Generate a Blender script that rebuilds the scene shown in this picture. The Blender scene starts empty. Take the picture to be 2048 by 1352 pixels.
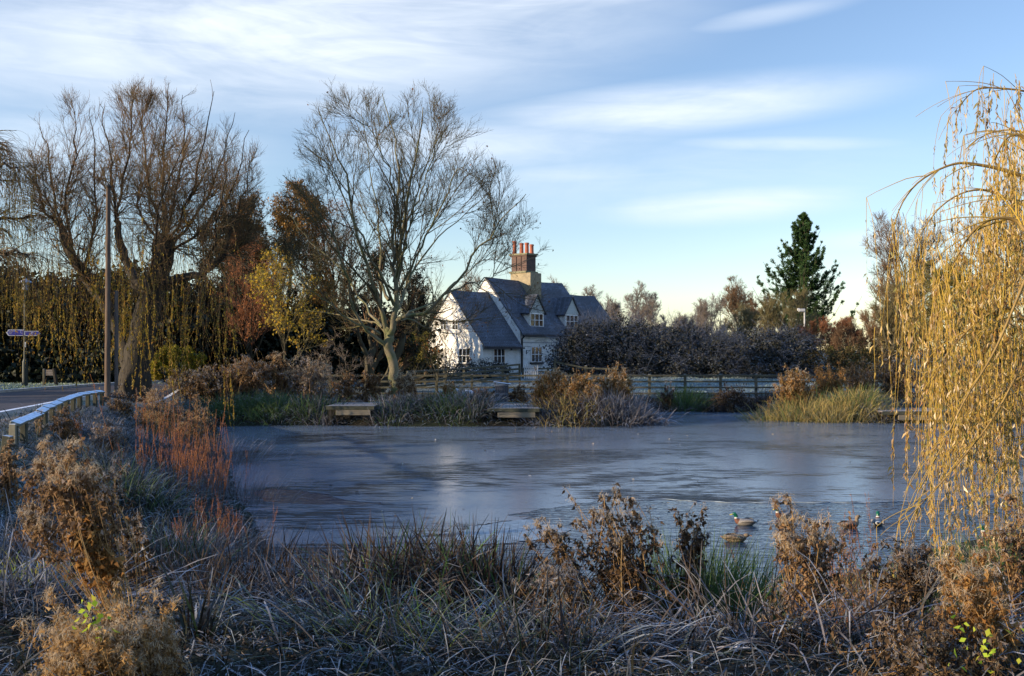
import bpy, math, random
import numpy as np
from mathutils import Vector

# ---------------------------------------------------------------- camera, light, exposure
SC = bpy.context.scene
COL = SC.collection
F = 1991.0                      # focal length in photograph pixels (2048 wide)
CZ = 3.0                        # camera height above the pond
cam_d = bpy.data.cameras.new("camera"); cam = bpy.data.objects.new("camera", cam_d); COL.objects.link(cam)
cam_d.sensor_width = 36.0; cam_d.lens = 36.0*F/2048.0
cam_d.shift_y = 24.0/2048.0
cam_d.clip_end = 5000.0; cam_d.clip_start = 0.1
cam.location = (0, 0, CZ); cam.rotation_euler = (math.radians(90), 0, 0)
SC.camera = cam

SUN_EL = math.radians(12.0)
SUN_AZ = math.atan2(-0.955, -0.30)          # compass style: x = sin, y = cos
sun_dir = Vector((math.sin(SUN_AZ)*math.cos(SUN_EL), math.cos(SUN_AZ)*math.cos(SUN_EL), math.sin(SUN_EL)))
sd = bpy.data.lights.new("sun", 'SUN'); sd.energy = 5.0; sd.angle = math.radians(0.5); sd.color = (1.0, 0.79, 0.53)
sun = bpy.data.objects.new("sun", sd); COL.objects.link(sun)
sun.rotation_euler = sun_dir.to_track_quat('Z', 'Y').to_euler(); sun.location = (-60, -20, 40)

SC.view_settings.view_transform = 'Standard'; SC.view_settings.look = 'None'
SC.view_settings.gamma = 1.0; SC.view_settings.exposure = 1.0
SC.cycles.max_bounces = 6; SC.cycles.diffuse_bounces = 2; SC.cycles.glossy_bounces = 3
SC.cycles.transmission_bounces = 3; SC.cycles.transparent_max_bounces = 6
SC.cycles.caustics_reflective = False; SC.cycles.caustics_refractive = False

def N(nt, kind, **kw):
    n = nt.nodes.new(kind)
    for k, v in kw.items(): setattr(n, k, v)
    return n

def make_world():
    w = bpy.data.worlds.new("World"); SC.world = w; w.use_nodes = True
    nt = w.node_tree; nt.nodes.clear(); L = nt.links.new
    out = N(nt, 'ShaderNodeOutputWorld'); bg = N(nt, 'ShaderNodeBackground')
    bg.inputs['Strength'].default_value = 0.105
    sky = N(nt, 'ShaderNodeTexSky', sky_type='NISHITA', sun_disc=False)
    sky.sun_elevation = SUN_EL; sky.sun_rotation = SUN_AZ; sky.altitude = 50
    sky.air_density = 1.0; sky.dust_density = 0.1; sky.ozone_density = 1.3
    tc = N(nt, 'ShaderNodeTexCoord'); sp = N(nt, 'ShaderNodeSeparateXYZ'); L(tc.outputs['Generated'], sp.inputs[0])
    az = N(nt, 'ShaderNodeMath', operation='ARCTAN2'); L(sp.outputs[0], az.inputs[0]); L(sp.outputs[1], az.inputs[1])
    el = N(nt, 'ShaderNodeMath', operation='ARCSINE'); L(sp.outputs[2], el.inputs[0])
    cb = N(nt, 'ShaderNodeCombineXYZ'); L(az.outputs[0], cb.inputs[0]); L(el.outputs[0], cb.inputs[1])
    # large soft cloud banks: azimuth, elevation, half sizes, tilt, weight
    total = None
    banks = [(-.22, .30, .46, .10, .10, .95), (-.44, .26, .30, .07, -.05, .6), (.05, .34, .30, .030, .16, .75), (.16, .235, .24, .030, .05, .95), (.12, .17, .34, .05, .02, .35), (-.02, .205, .22, .035, .0, .65),
             (.06, .175, .15, .018, .05, .5), (.21, .142, .16, .022, .03, .9), (.26, .197, .14, .010, -.05, .5), (-.42, .18, .24, .06, .1, .5),
             (.25, .315, .10, .012, .10, .35), (.36, .105, .12, .012, .0, .4), (-.1, .42, .5, .05, .1, .7), (.9, .3, .35, .06, .2, .7), (-1.2, .3, .5, .1, .1, .7), (2.5, .4, .8, .2, .1, .6)]
    for a, e, sx, sy, rot, wgt in banks:
        mp = N(nt, 'ShaderNodeMapping', vector_type='TEXTURE'); L(cb.outputs[0], mp.inputs[0])
        mp.inputs['Location'].default_value = (a, e, 0); mp.inputs['Rotation'].default_value = (0, 0, rot); mp.inputs['Scale'].default_value = (sx, sy, 1)
        ln = N(nt, 'ShaderNodeVectorMath', operation='LENGTH'); L(mp.outputs[0], ln.inputs[0])
        mr = N(nt, 'ShaderNodeMapRange', interpolation_type='SMOOTHSTEP'); L(ln.outputs['Value'], mr.inputs[0])
        mr.inputs[1].default_value = 1.15; mr.inputs[2].default_value = 0.1; mr.inputs[3].default_value = 0; mr.inputs[4].default_value = wgt
        if total is None: total = mr.outputs[0]
        else:
            mx = N(nt, 'ShaderNodeMath', operation='MAXIMUM'); L(total, mx.inputs[0]); L(mr.outputs[0], mx.inputs[1]); total = mx.outputs[0]
    def nz(scale, sx, sy, rot, detail, dist, lo, hi):
        mp = N(nt, 'ShaderNodeMapping'); L(cb.outputs[0], mp.inputs[0]); mp.inputs['Scale'].default_value = (sx, sy, 1); mp.inputs['Rotation'].default_value = (0, 0, rot)
        n = N(nt, 'ShaderNodeTexNoise'); L(mp.outputs[0], n.inputs['Vector']); n.inputs['Scale'].default_value = scale; n.inputs['Detail'].default_value = detail
        n.inputs['Roughness'].default_value = .58; n.inputs['Distortion'].default_value = dist
        m = N(nt, 'ShaderNodeMapRange', interpolation_type='SMOOTHSTEP'); L(n.outputs[0], m.inputs[0]); m.inputs[1].default_value = lo; m.inputs[2].default_value = hi
        return m.outputs[0]
    n1 = nz(3.0, 1.0, 3.6, -.18, 7, .8, .22, .70); n2 = nz(9.0, .7, 4.5, -.12, 8, 1.5, .25, .75)
    a1 = N(nt, 'ShaderNodeMath', operation='MULTIPLY'); L(n1, a1.inputs[0]); a1.inputs[1].default_value = .85
    a2 = N(nt, 'ShaderNodeMath', operation='MULTIPLY_ADD'); L(n2, a2.inputs[0]); a2.inputs[1].default_value = .38; L(a1.outputs[0], a2.inputs[2])
    a3 = N(nt, 'ShaderNodeMath', operation='MULTIPLY_ADD'); L(a2.outputs[0], a3.inputs[0]); a3.inputs[1].default_value = .72; a3.inputs[2].default_value = .24
    m1 = N(nt, 'ShaderNodeMath', operation='MULTIPLY'); L(a3.outputs[0], m1.inputs[0]); L(total, m1.inputs[1]); m1.use_clamp = True
    mix = N(nt, 'ShaderNodeMix', data_type='RGBA'); L(m1.outputs[0], mix.inputs[0]); 
    tint = N(nt, 'ShaderNodeMix', data_type='RGBA', blend_type='MULTIPLY'); tint.inputs[0].default_value = 1; tint.inputs[7].default_value = (.93, .96, 1.12, 1)
    L(sky.outputs[0], tint.inputs[6]); L(tint.outputs[2], mix.inputs[6])
    mix.inputs[7].default_value = (5.0, 5.4, 5.9, 1)
    # added unseen blue glow overhead that lifts the fill light, strongest at the zenith
    hv = N(nt, 'ShaderNodeMapRange', interpolation_type='SMOOTHSTEP'); L(el.outputs[0], hv.inputs[0]); hv.inputs[1].default_value = .45; hv.inputs[2].default_value = 1.0; hv.inputs[4].default_value = .75
    m3 = N(nt, 'ShaderNodeMix', data_type='RGBA'); L(hv.outputs[0], m3.inputs[0]); L(mix.outputs[2], m3.inputs[6]); m3.inputs[7].default_value = (2.0, 4.0, 8.2, 1)
    L(m3.outputs[2], bg.inputs[0]); L(bg.outputs[0], out.inputs[0])
make_world()

# ---------------------------------------------------------------- pixels to places
def W(px, py, z=0.0):
    Y = (CZ-z)*F/(py-700.0); return ((px-1024.0)*Y/F, Y)
def P3(px, py, Y): return np.array(((px-1024.0)*Y/F, Y, CZ+(700.0-py)*Y/F))
def sstep(a, b, x):
    t = np.clip((x-a)/(b-a), 0, 1); return t*t*(3-2*t)

# ---------------------------------------------------------------- terrain
shore_px = [(2500,1030),(2300,1045),(2048,1060),(1850,1100),(1650,1160),(1500,1190),(1200,1235),(900,1200),(640,1175),(560,1130),(520,1060),(480,1000),(455,930),(440,870),(430,852),
            (650,850),(850,853),(1080,852),(1200,854),(1300,848),(1310,822),(1500,820),(1535,838),(1760,846),(1850,840),(2100,835),(2500,860)]
POND = np.array([W(*p) for p in shore_px])
def pond_dist(x, y):
    x = np.asarray(x, float); y = np.asarray(y, float); sh = np.broadcast(x, y).shape
    px, py = np.broadcast_to(x, sh).ravel(), np.broadcast_to(y, sh).ravel()
    d2 = np.full(px.shape, 1e18); inside = np.zeros(px.shape, bool)
    n = len(POND)
    for i in range(n):
        ax, ay = POND[i]; bx, by = POND[(i+1) % n]
        ex, ey = bx-ax, by-ay
        t = np.clip(((px-ax)*ex+(py-ay)*ey)/(ex*ex+ey*ey), 0, 1)
        d2 = np.minimum(d2, (px-ax-t*ex)**2+(py-ay-t*ey)**2)
        c = ((ay > py) != (by > py)) & (px < ex*(py-ay)/(ey if abs(ey) > 1e-9 else 1e-9)+ax)
        inside ^= c
    d = np.sqrt(d2); d[inside] *= -1
    return d.reshape(sh)
def height(x, y):
    x = np.asarray(x, float); y = np.asarray(y, float)
    d = pond_dist(x, y)
    a = sstep(-13, -8, x)*sstep(30, 37, y)
    far = .62+.8*sstep(47, 63, y)+.3*sstep(63, 120, y)
    hm = 1.35*(1-a)+far*a
    w = 5.6*(1-a)+1.1*a
    w = w-1.4*sstep(13, 18, y)*(1-a)
    t = np.clip(d/w, 0, 1)
    h = hm*t**(1.2-.5*a+.6*(1-a)*(1-sstep(12, 16, y)))
    bump = .05*np.sin(x*1.7+y*.9)*np.sin(y*1.3-x*.6)+.03*np.sin(x*4.1+1)*np.sin(y*3.7)
    h = h+bump*np.clip(d, 0, 1)*(1-sstep(-9, -11.5, x)*sstep(10, 14, y))
    h = h+.36*np.exp(-((x+.55)/.95)**2-((y-8.8)/.65)**2)
    return np.where(d > 0, h, -.6*sstep(0, 1.5, -d))
def hz(x, y): return float(height(np.array([x]), np.array([y]))[0])
def ground_at(px, py):
    """the point where the photograph's pixel meets the terrain"""
    Y = np.linspace(3, 140, 6000); X = (px-1024.0)*Y/F; Z = CZ+(700.0-py)*Y/F
    g = np.maximum(height(X, Y), 0)
    k = np.argmax(Z <= g)
    if k == 0: k = 5999
    return np.array((X[k], Y[k], g[k]))
def gy(px, Y):
    x = (px-1024.0)*Y/F; return np.array((x, Y, hz(x, Y)))

# ---------------------------------------------------------------- materials
MATS = {}
def new_mat(name):
    m = bpy.data.materials.new(name); m.use_nodes = True; nt = m.node_tree; nt.nodes.clear()
    MATS[name] = m; return m, nt
def ramp(nt, cols, interp='LINEAR'):
    r = N(nt, 'ShaderNodeValToRGB'); r.color_ramp.interpolation = interp; e = r.color_ramp.elements
    n = len(cols)
    while len(e) < n: e.new(.5)
    for i, c in enumerate(cols):
        p = i/(n-1) if len(c) == 3 else c[3]
        e[i].position = p
    for i, c in enumerate(cols): e[i].color = (c[0], c[1], c[2], 1)
    return r
FROST = (.62, .67, .76)
def veg_mat(name, cols, transl=.3, rough=.65, frost=0.0, frost_lo=.2, frost_hi=.9, noise=0.0, spec=.08):
    """leaf, blade or twig surface: each loose piece its own colour, rime on what faces up"""
    m, nt = new_mat(name); L = nt.links.new
    g = N(nt, 'ShaderNodeNewGeometry'); r = ramp(nt, cols); L(g.outputs['Random Per Island'], r.inputs[0]); col = r.outputs[0]
    if frost > 0:
        sp = N(nt, 'ShaderNodeSeparateXYZ'); L(g.outputs['Normal'], sp.inputs[0])
        ab = N(nt, 'ShaderNodeMath', operation='ABSOLUTE'); L(sp.outputs[2], ab.inputs[0])
        mr = N(nt, 'ShaderNodeMapRange'); L(ab.outputs[0], mr.inputs[0]); mr.inputs[1].default_value = frost_lo; mr.inputs[2].default_value = frost_hi; mr.inputs[4].default_value = frost
        nz = N(nt, 'ShaderNodeTexNoise'); nz.inputs['Scale'].default_value = 2.2; nz.inputs['Detail'].default_value = 5; nz.inputs['Roughness'].default_value = .75; L(g.outputs['Position'], nz.inputs['Vector'])
        m2 = N(nt, 'ShaderNodeMapRange'); L(nz.outputs[0], m2.inputs[0]); m2.inputs[1].default_value = .42; m2.inputs[2].default_value = .62; m2.inputs[3].default_value = .12
        # rime gathers on the exposed outer ends
        ta = N(nt, 'ShaderNodeAttribute', attribute_name='tip'); tm = N(nt, 'ShaderNodeMapRange'); L(ta.outputs['Fac'], tm.inputs[0]); tm.inputs[1].default_value = .25; tm.inputs[2].default_value = .8; tm.inputs[3].default_value = .0
        m0 = N(nt, 'ShaderNodeMath', operation='MULTIPLY'); L(mr.outputs[0], m0.inputs[0]); L(tm.outputs[0], m0.inputs[1])
        mu = N(nt, 'ShaderNodeMath', operation='MULTIPLY'); L(m0.outputs[0], mu.inputs[0]); L(m2.outputs[0], mu.inputs[1])
        mx = N(nt, 'ShaderNodeMix', data_type='RGBA'); L(mu.outputs[0], mx.inputs[0]); L(col, mx.inputs[6]); mx.inputs[7].default_value = (*FROST, 1); col = mx.outputs[2]
    p = N(nt, 'ShaderNodeBsdfPrincipled'); L(col, p.inputs['Base Color']); p.inputs['Roughness'].default_value = rough; p.inputs['Specular IOR Level'].default_value = spec
    out = N(nt, 'ShaderNodeOutputMaterial')
    if transl > 0:
        t = N(nt, 'ShaderNodeBsdfTranslucent'); L(col, t.inputs[0]); ms = N(nt, 'ShaderNodeMixShader'); ms.inputs[0].default_value = transl
        L(p.outputs[0], ms.inputs[1]); L(t.outputs[0], ms.inputs[2]); L(ms.outputs[0], out.inputs[0])
    else: L(p.outputs[0], out.inputs[0])
    return m
def solid_mat(name, c1, c2=None, scale=6.0, rough=.7, frost=0.0, bump=.0, stretch=(1, 1, 1), lo=.35, hi=.65, spec=.3, metal=0.0, frost_lo=.6, frost_hi=.9):
    """wood, stone, paint: two tones broken by noise, optional rime on upward faces"""
    m, nt = new_mat(name); L = nt.links.new
    tc = N(nt, 'ShaderNodeTexCoord'); mp = N(nt, 'ShaderNodeMapping'); mp.inputs['Scale'].default_value = stretch; L(tc.outputs['Object'], mp.inputs[0])
    nz = N(nt, 'ShaderNodeTexNoise'); nz.inputs['Scale'].default_value = scale; nz.inputs['Detail'].default_value = 6; nz.inputs['Roughness'].default_value = .6; L(mp.outputs[0], nz.inputs['Vector'])
    c2 = c2 or c1
    r = ramp(nt, [(*c1, lo), (*c2, hi)]); L(nz.outputs[0], r.inputs[0]); col = r.outputs[0]
    if frost > 0:
        g = N(nt, 'ShaderNodeNewGeometry'); sp = N(nt, 'ShaderNodeSeparateXYZ'); L(g.outputs['Normal'], sp.inputs[0])
        mr = N(nt, 'ShaderNodeMapRange'); L(sp.outputs[2], mr.inputs[0]); mr.inputs[1].default_value = frost_lo; mr.inputs[2].default_value = frost_hi; mr.inputs[4].default_value = frost
        n2 = N(nt, 'ShaderNodeTexNoise'); n2.inputs['Scale'].default_value = scale*2; n2.inputs['Detail'].default_value = 4; L(tc.outputs['Object'], n2.inputs['Vector'])
        m2 = N(nt, 'ShaderNodeMapRange'); L(n2.outputs[0], m2.inputs[0]); m2.inputs[1].default_value = .3; m2.inputs[2].default_value = .55; m2.inputs[3].default_value = .4
        mu = N(nt, 'ShaderNodeMath', operation='MULTIPLY'); L(mr.outputs[0], mu.inputs[0]); L(m2.outputs[0], mu.inputs[1])
        mx = N(nt, 'ShaderNodeMix', data_type='RGBA'); L(mu.outputs[0], mx.inputs[0]); L(col, mx.inputs[6]); mx.inputs[7].default_value = (*FROST, 1); col = mx.outputs[2]
    p = N(nt, 'ShaderNodeBsdfPrincipled'); L(col, p.inputs['Base Color']); p.inputs['Roughness'].default_value = rough
    p.inputs['Specular IOR Level'].default_value = spec; p.inputs['Metallic'].default_value = metal
    if bump > 0:
        b = N(nt, 'ShaderNodeBump'); b.inputs['Strength'].default_value = bump; b.inputs['Distance'].default_value = .03; L(nz.outputs[0], b.inputs['Height']); L(b.outputs[0], p.inputs['Normal'])
    out = N(nt, 'ShaderNodeOutputMaterial'); L(p.outputs[0], out.inputs[0])
    return m

# ---------------------------------------------------------------- mesh collectors
class Geo:
    """collects quads by the thousand and links them as one mesh object"""
    def __init__(s): s.v = []; s.f = []; s.m = []; s.t = []; s.n = 0
    def add(s, v, f, mi=0, tip=None):
        v = np.asarray(v, np.float32).reshape(-1, 3); f = np.asarray(f, np.int64).reshape(-1, 4)
        s.v.append(v); s.f.append(f+s.n); s.m.append(np.full(len(f), mi, np.int32)); s.n += len(v); s.t.append(np.ones(len(v), np.float32) if tip is None else np.asarray(tip, np.float32).ravel())
    def build(s, name, mats, parent=None, smooth=True):
        if not isinstance(mats, (list, tuple)): mats = [mats]
        me = bpy.data.meshes.new(name)
        v = np.concatenate(s.v); f = np.concatenate(s.f); mi = np.concatenate(s.m)
        off = np.zeros(3)
        me.vertices.add(len(v)); me.vertices.foreach_set('co', v.ravel())
        me.loops.add(f.size); me.loops.foreach_set('vertex_index', f.ravel().astype(np.int32))
        me.polygons.add(len(f)); me.polygons.foreach_set('loop_start', np.arange(0, f.size, 4, dtype=np.int32))
        try: me.polygons.foreach_set('loop_total', np.full(len(f), 4, np.int32))
        except Exception: pass
        for m in mats: me.materials.append(m)
        me.polygons.foreach_set('material_index', mi)
        me.polygons.foreach_set('use_smooth', np.full(len(f), smooth))
        me.update(calc_edges=True)
        at = me.attributes.new('tip', 'FLOAT', 'POINT'); at.data.foreach_set('value', np.concatenate(s.t))
        o = bpy.data.objects.new(name, me); COL.objects.link(o)
        if parent is not None:
            o.parent = parent
        return o
def nrm(v): return v/np.maximum(np.linalg.norm(v, axis=-1, keepdims=True), 1e-9)
def tubes(g, P, R, S=4, mi=0):
    P = np.asarray(P, float); R = np.asarray(R, float)
    if P.ndim == 2: P = P[None]; R = R[None]
    n, K, _ = P.shape
    if n == 0: return
    T = nrm(np.gradient(P, axis=1)); mean = nrm(P[:, -1]-P[:, 0])
    ref = np.where(np.abs(mean[:, 2:3]) > .8, np.array([[1., 0, 0]]), np.array([[0, 0, 1.]]))[:, None, :]
    u = nrm(np.cross(T, np.broadcast_to(ref, T.shape))); w = np.cross(T, u)
    a = np.arange(S)*2*math.pi/S
    V = P[:, :, None, :]+R[:, :, None, None]*(np.cos(a)[None, None, :, None]*u[:, :, None, :]+np.sin(a)[None, None, :, None]*w[:, :, None, :])
    idx = np.arange(n*K*S).reshape(n, K, S); nx = np.roll(idx, -1, axis=2)
    f = np.stack([idx[:, :-1], nx[:, :-1], nx[:, 1:], idx[:, 1:]], -1)
    g.add(V, f, mi)
def leaves(g, p, d, length, width, rng, mi=0, bend=.25, upn=None):
    p = np.asarray(p, float); n = len(p)
    if n == 0: return
    d = nrm(np.asarray(d, float)); s = nrm(np.cross(d, rng.normal(size=(n, 3)) if upn is None else upn)); nn = np.cross(d, s)
    L = np.broadcast_to(length, (n,))[:, None]; w = np.broadcast_to(width, (n,))[:, None]
    m = p+d*L*.45+nn*L*bend*.3
    V = np.stack([p, m+s*w*.5, p+d*L-nn*L*bend*.3, m-s*w*.5], 1)
    g.add(V, np.arange(n*4).reshape(n, 4), mi)
def ribbons(g, base, d, length, width, rng, K=5, droop=1.0, wig=.15, mi=0, kink=0.0, end=.15, up=None, curl=None):
    """grass and sedge blades: strips that lean over, some snapped"""
    base = np.asarray(base, float); n = len(base)
    if n == 0: return
    d = nrm(np.asarray(d, float)); L = np.broadcast_to(length, (n,)); w = np.broadcast_to(width, (n,)); dr = np.broadcast_to(droop, (n,))
    pts = [base]; cur = d.copy(); side = nrm(np.cross(d, np.array([0, 0, 1.])+rng.normal(size=(n, 3))*.35))
    kk = rng.integers(1, K-1, n) if kink > 0 else None; doK = (rng.random(n) < kink) if kink > 0 else None
    kd = rng.normal(size=(n, 3))*[.9, .9, .35]+[0, 0, -.55]
    for k in range(1, K):
        cur = cur+np.array([0, 0, -1.])*(dr/(K-1)*(.4+1.2*k/K))[:, None]+rng.normal(size=(n, 3))*wig/(K-1)
        if kink > 0:
            h = doK & (kk == k); cur[h] = kd[h]
        cur = nrm(cur); pts.append(pts[-1]+cur*(L/(K-1))[:, None])
    Pp = np.stack(pts, 1)
    t = np.linspace(0, 1, K); prof = np.interp(t, [0, .3, .75, 1], [.7, 1, .75, end])
    off = side[:, None, :]*(w[:, None]*prof[None])[:, :, None]*.5
    V = np.stack([Pp-off, Pp+off], 2)
    idx = np.arange(n*K*2).reshape(n, K, 2)
    f = np.stack([idx[:, :-1, 0], idx[:, :-1, 1], idx[:, 1:, 1], idx[:, 1:, 0]], -1)
    g.add(V, f, mi, np.broadcast_to(t[None, :, None], (n, K, 2)))
    return Pp
def grow(P, R, n, tr, L, ang, up, wig, K, rng, rk=.6, rmin=.004, tip=.35, env=None, lfall=.5, sag=0.0):
    """children branches on every parent polyline; returns their polylines and radii"""
    M, Kp, _ = P.shape
    pi = np.repeat(np.arange(M), n); m = len(pi)
    t = rng.uniform(tr[0], tr[1], m); x = t*(Kp-1); i0 = np.minimum(x.astype(int), Kp-2); fr = (x-i0)[:, None]
    p0 = P[pi, i0]*(1-fr)+P[pi, i0+1]*fr; tan = nrm(P[pi, i0+1]-P[pi, i0]); r0 = (R[pi, i0]*(1-fr[:, 0])+R[pi, i0+1]*fr[:, 0])*rk
    perp = nrm(np.cross(tan, rng.normal(size=(m, 3)))); a = rng.uniform(ang[0], ang[1], m)[:, None]
    d = nrm(tan*np.cos(a)+perp*np.sin(a))
    Ln = rng.uniform(L[0], L[1], m)*(1-lfall*(t-tr[0])/(tr[1]-tr[0]+1e-6))
    if env is not None:
        keep = env(p0) | (rng.random(m) < .22); p0, r0, d, Ln = p0[keep], r0[keep], d[keep], Ln[keep]; m = len(Ln)
    if env is not None:
        dist = np.zeros(m); dd = nrm(d+np.array([0, 0, up*.5])); alive = np.ones(m, bool)
        for k in range(1, 13):
            s = L[1]*1.2*k/12; inside = env(p0+dd*s); alive &= inside; dist[alive] = s
        Ln = np.maximum(np.minimum(Ln, dist*rng.uniform(.8, 1.15, m)), Ln*rng.uniform(.42, .7, m))
    pts = [p0]; cur = d
    for k in range(1, K):
        cur = nrm(cur+np.array([0, 0, 1.])*(up-sag*k)/(K-1)+rng.normal(size=(m, 3))*wig/math.sqrt(K-1)); pts.append(pts[-1]+cur*(Ln/(K-1))[:, None])
    Pn = np.stack(pts, 1); r0 = np.maximum(r0, rmin)
    Rn = r0[:, None]*np.linspace(1, tip, K)[None]; Rn = np.maximum(Rn, rmin*.6)
    return Pn, Rn
def spline(pts, K, rng=None, wig=0):
    """smooth polyline of K points through a few given points"""
    p = np.array(pts, float); n = len(p); t = np.linspace(0, n-1, K); o = []
    for x in t:
        i = min(int(x), n-2); f = x-i; a = p[max(i-1, 0)]; b = p[i]; c = p[i+1]; e = p[min(i+2, n-1)]
        o.append(.5*((2*b)+(-a+c)*f+(2*a-5*b+4*c-e)*f*f+(-a+3*b-3*c+e)*f**3))
    o = np.array(o)
    if rng is not None and wig: o[1:-1] += rng.normal(size=(K-2, 3))*wig
    return o
def empty(name, loc=(0, 0, 0), rz=0.0):
    o = bpy.data.objects.new(name, None); COL.objects.link(o); o.location = loc; o.rotation_euler = (0, 0, rz); o.empty_display_size = .2; return o
def tag(o, label, cat, group=None, kind=None):
    o['label'] = label
    if cat: o['category'] = cat
    if group: o['group'] = group
    if kind: o['kind'] = kind
    return o
def struct(o, kind='structure'):
    o['kind'] = kind; return o
def local(o, root):
    """keep a mesh written in world coordinates in place under a root that sits elsewhere"""
    o.parent = root; o.matrix_parent_inverse = root.matrix_basis.inverted() if False else __import__('mathutils').Matrix.LocRotScale(root.location, root.rotation_euler, None).inverted(); return o
# hard-surface helper: boxes and prisms with their own corners
class Hard:
    def __init__(s): s.v = []; s.f = []; s.m = []
    def box(s, x0, x1, y0, y1, z0, z1, mi=0):
        b = len(s.v); s.v += [(x0,y0,z0),(x1,y0,z0),(x1,y1,z0),(x0,y1,z0),(x0,y0,z1),(x1,y0,z1),(x1,y1,z1),(x0,y1,z1)]
        for q in ((0,3,2,1),(4,5,6,7),(0,1,5,4),(1,2,6,5),(2,3,7,6),(3,0,4,7)): s.f.append(tuple(b+i for i in q)); s.m.append(mi)
    def beam(s, a, b, w, h, mi=0, up=(0, 0, 1), roll=0):
        a = Vector(a); b = Vector(b); d = (b-a).normalized(); sd_ = d.cross(Vector(up))
        if sd_.length < 1e-4: sd_ = d.cross(Vector((1, 0, 0)))
        sd_.normalize(); u = sd_.cross(d).normalized(); k = len(s.v)
        for p in (a, b):
            for x, y in ((-1,-1),(1,-1),(1,1),(-1,1)): s.v.append(tuple(p+sd_*(x*w/2)+u*(y*h/2)))
        for q in ((0,3,2,1),(4,5,6,7),(0,1,5,4),(1,2,6,5),(2,3,7,6),(3,0,4,7)): s.f.append(tuple(k+i for i in q)); s.m.append(mi)
    def poly(s, pts, mi=0): 
        k = len(s.v); s.v += [tuple(p) for p in pts]; s.f.append(tuple(range(k, k+len(pts)))); s.m.append(mi)
    def prism(s, pts, off, mi=0):
        """closed slab: polygon pts pushed along off"""
        k = len(s.v); n = len(pts); off = Vector(off)
        s.v += [tuple(p) for p in pts]+[tuple(Vector(p)+off) for p in pts]
        s.f.append(tuple(range(k+n-1, k-1, -1))); s.f.append(tuple(range(k+n, k+2*n))); s.m += [mi, mi]
        for i in range(n): s.f.append((k+i, k+(i+1) % n, k+n+(i+1) % n, k+n+i)); s.m.append(mi)
    def lathe(s, c, prof, S=16, mi=0):
        k = len(s.v); cx, cy, cz = c
        for r, z in prof:
            for i in range(S): a = 2*math.pi*i/S; s.v.append((cx+r*math.cos(a), cy+r*math.sin(a), cz+z))
        for j in range(len(prof)-1):
            for i in range(S): i2 = (i+1) % S; s.f.append((k+j*S+i, k+j*S+i2, k+(j+1)*S+i2, k+(j+1)*S+i)); s.m.append(mi)
        s.f.append(tuple(k+(len(prof)-1)*S+i for i in range(S))); s.m.append(mi)
    def build(s, name, mats, parent=None, bevel=0, smooth=False):
        if not isinstance(mats, (list, tuple)): mats = [mats]
        me = bpy.data.meshes.new(name); me.from_pydata(s.v, [], s.f); 
        for m in mats: me.materials.append(m)
        me.polygons.foreach_set('material_index', s.m)
        if smooth: me.polygons.foreach_set('use_smooth', [True]*len(s.f))
        me.update(); o = bpy.data.objects.new(name, me); COL.objects.link(o)
        import bmesh
        bm = bmesh.new(); bm.from_mesh(me); bmesh.ops.recalc_face_normals(bm, faces=bm.faces); bm.to_mesh(me); bm.free()
        if parent is not None: o.parent = parent
        if bevel > 0:
            b = o.modifiers.new('bevel', 'BEVEL'); b.width = bevel; b.segments = 2; b.limit_method = 'ANGLE'
        return o
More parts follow.
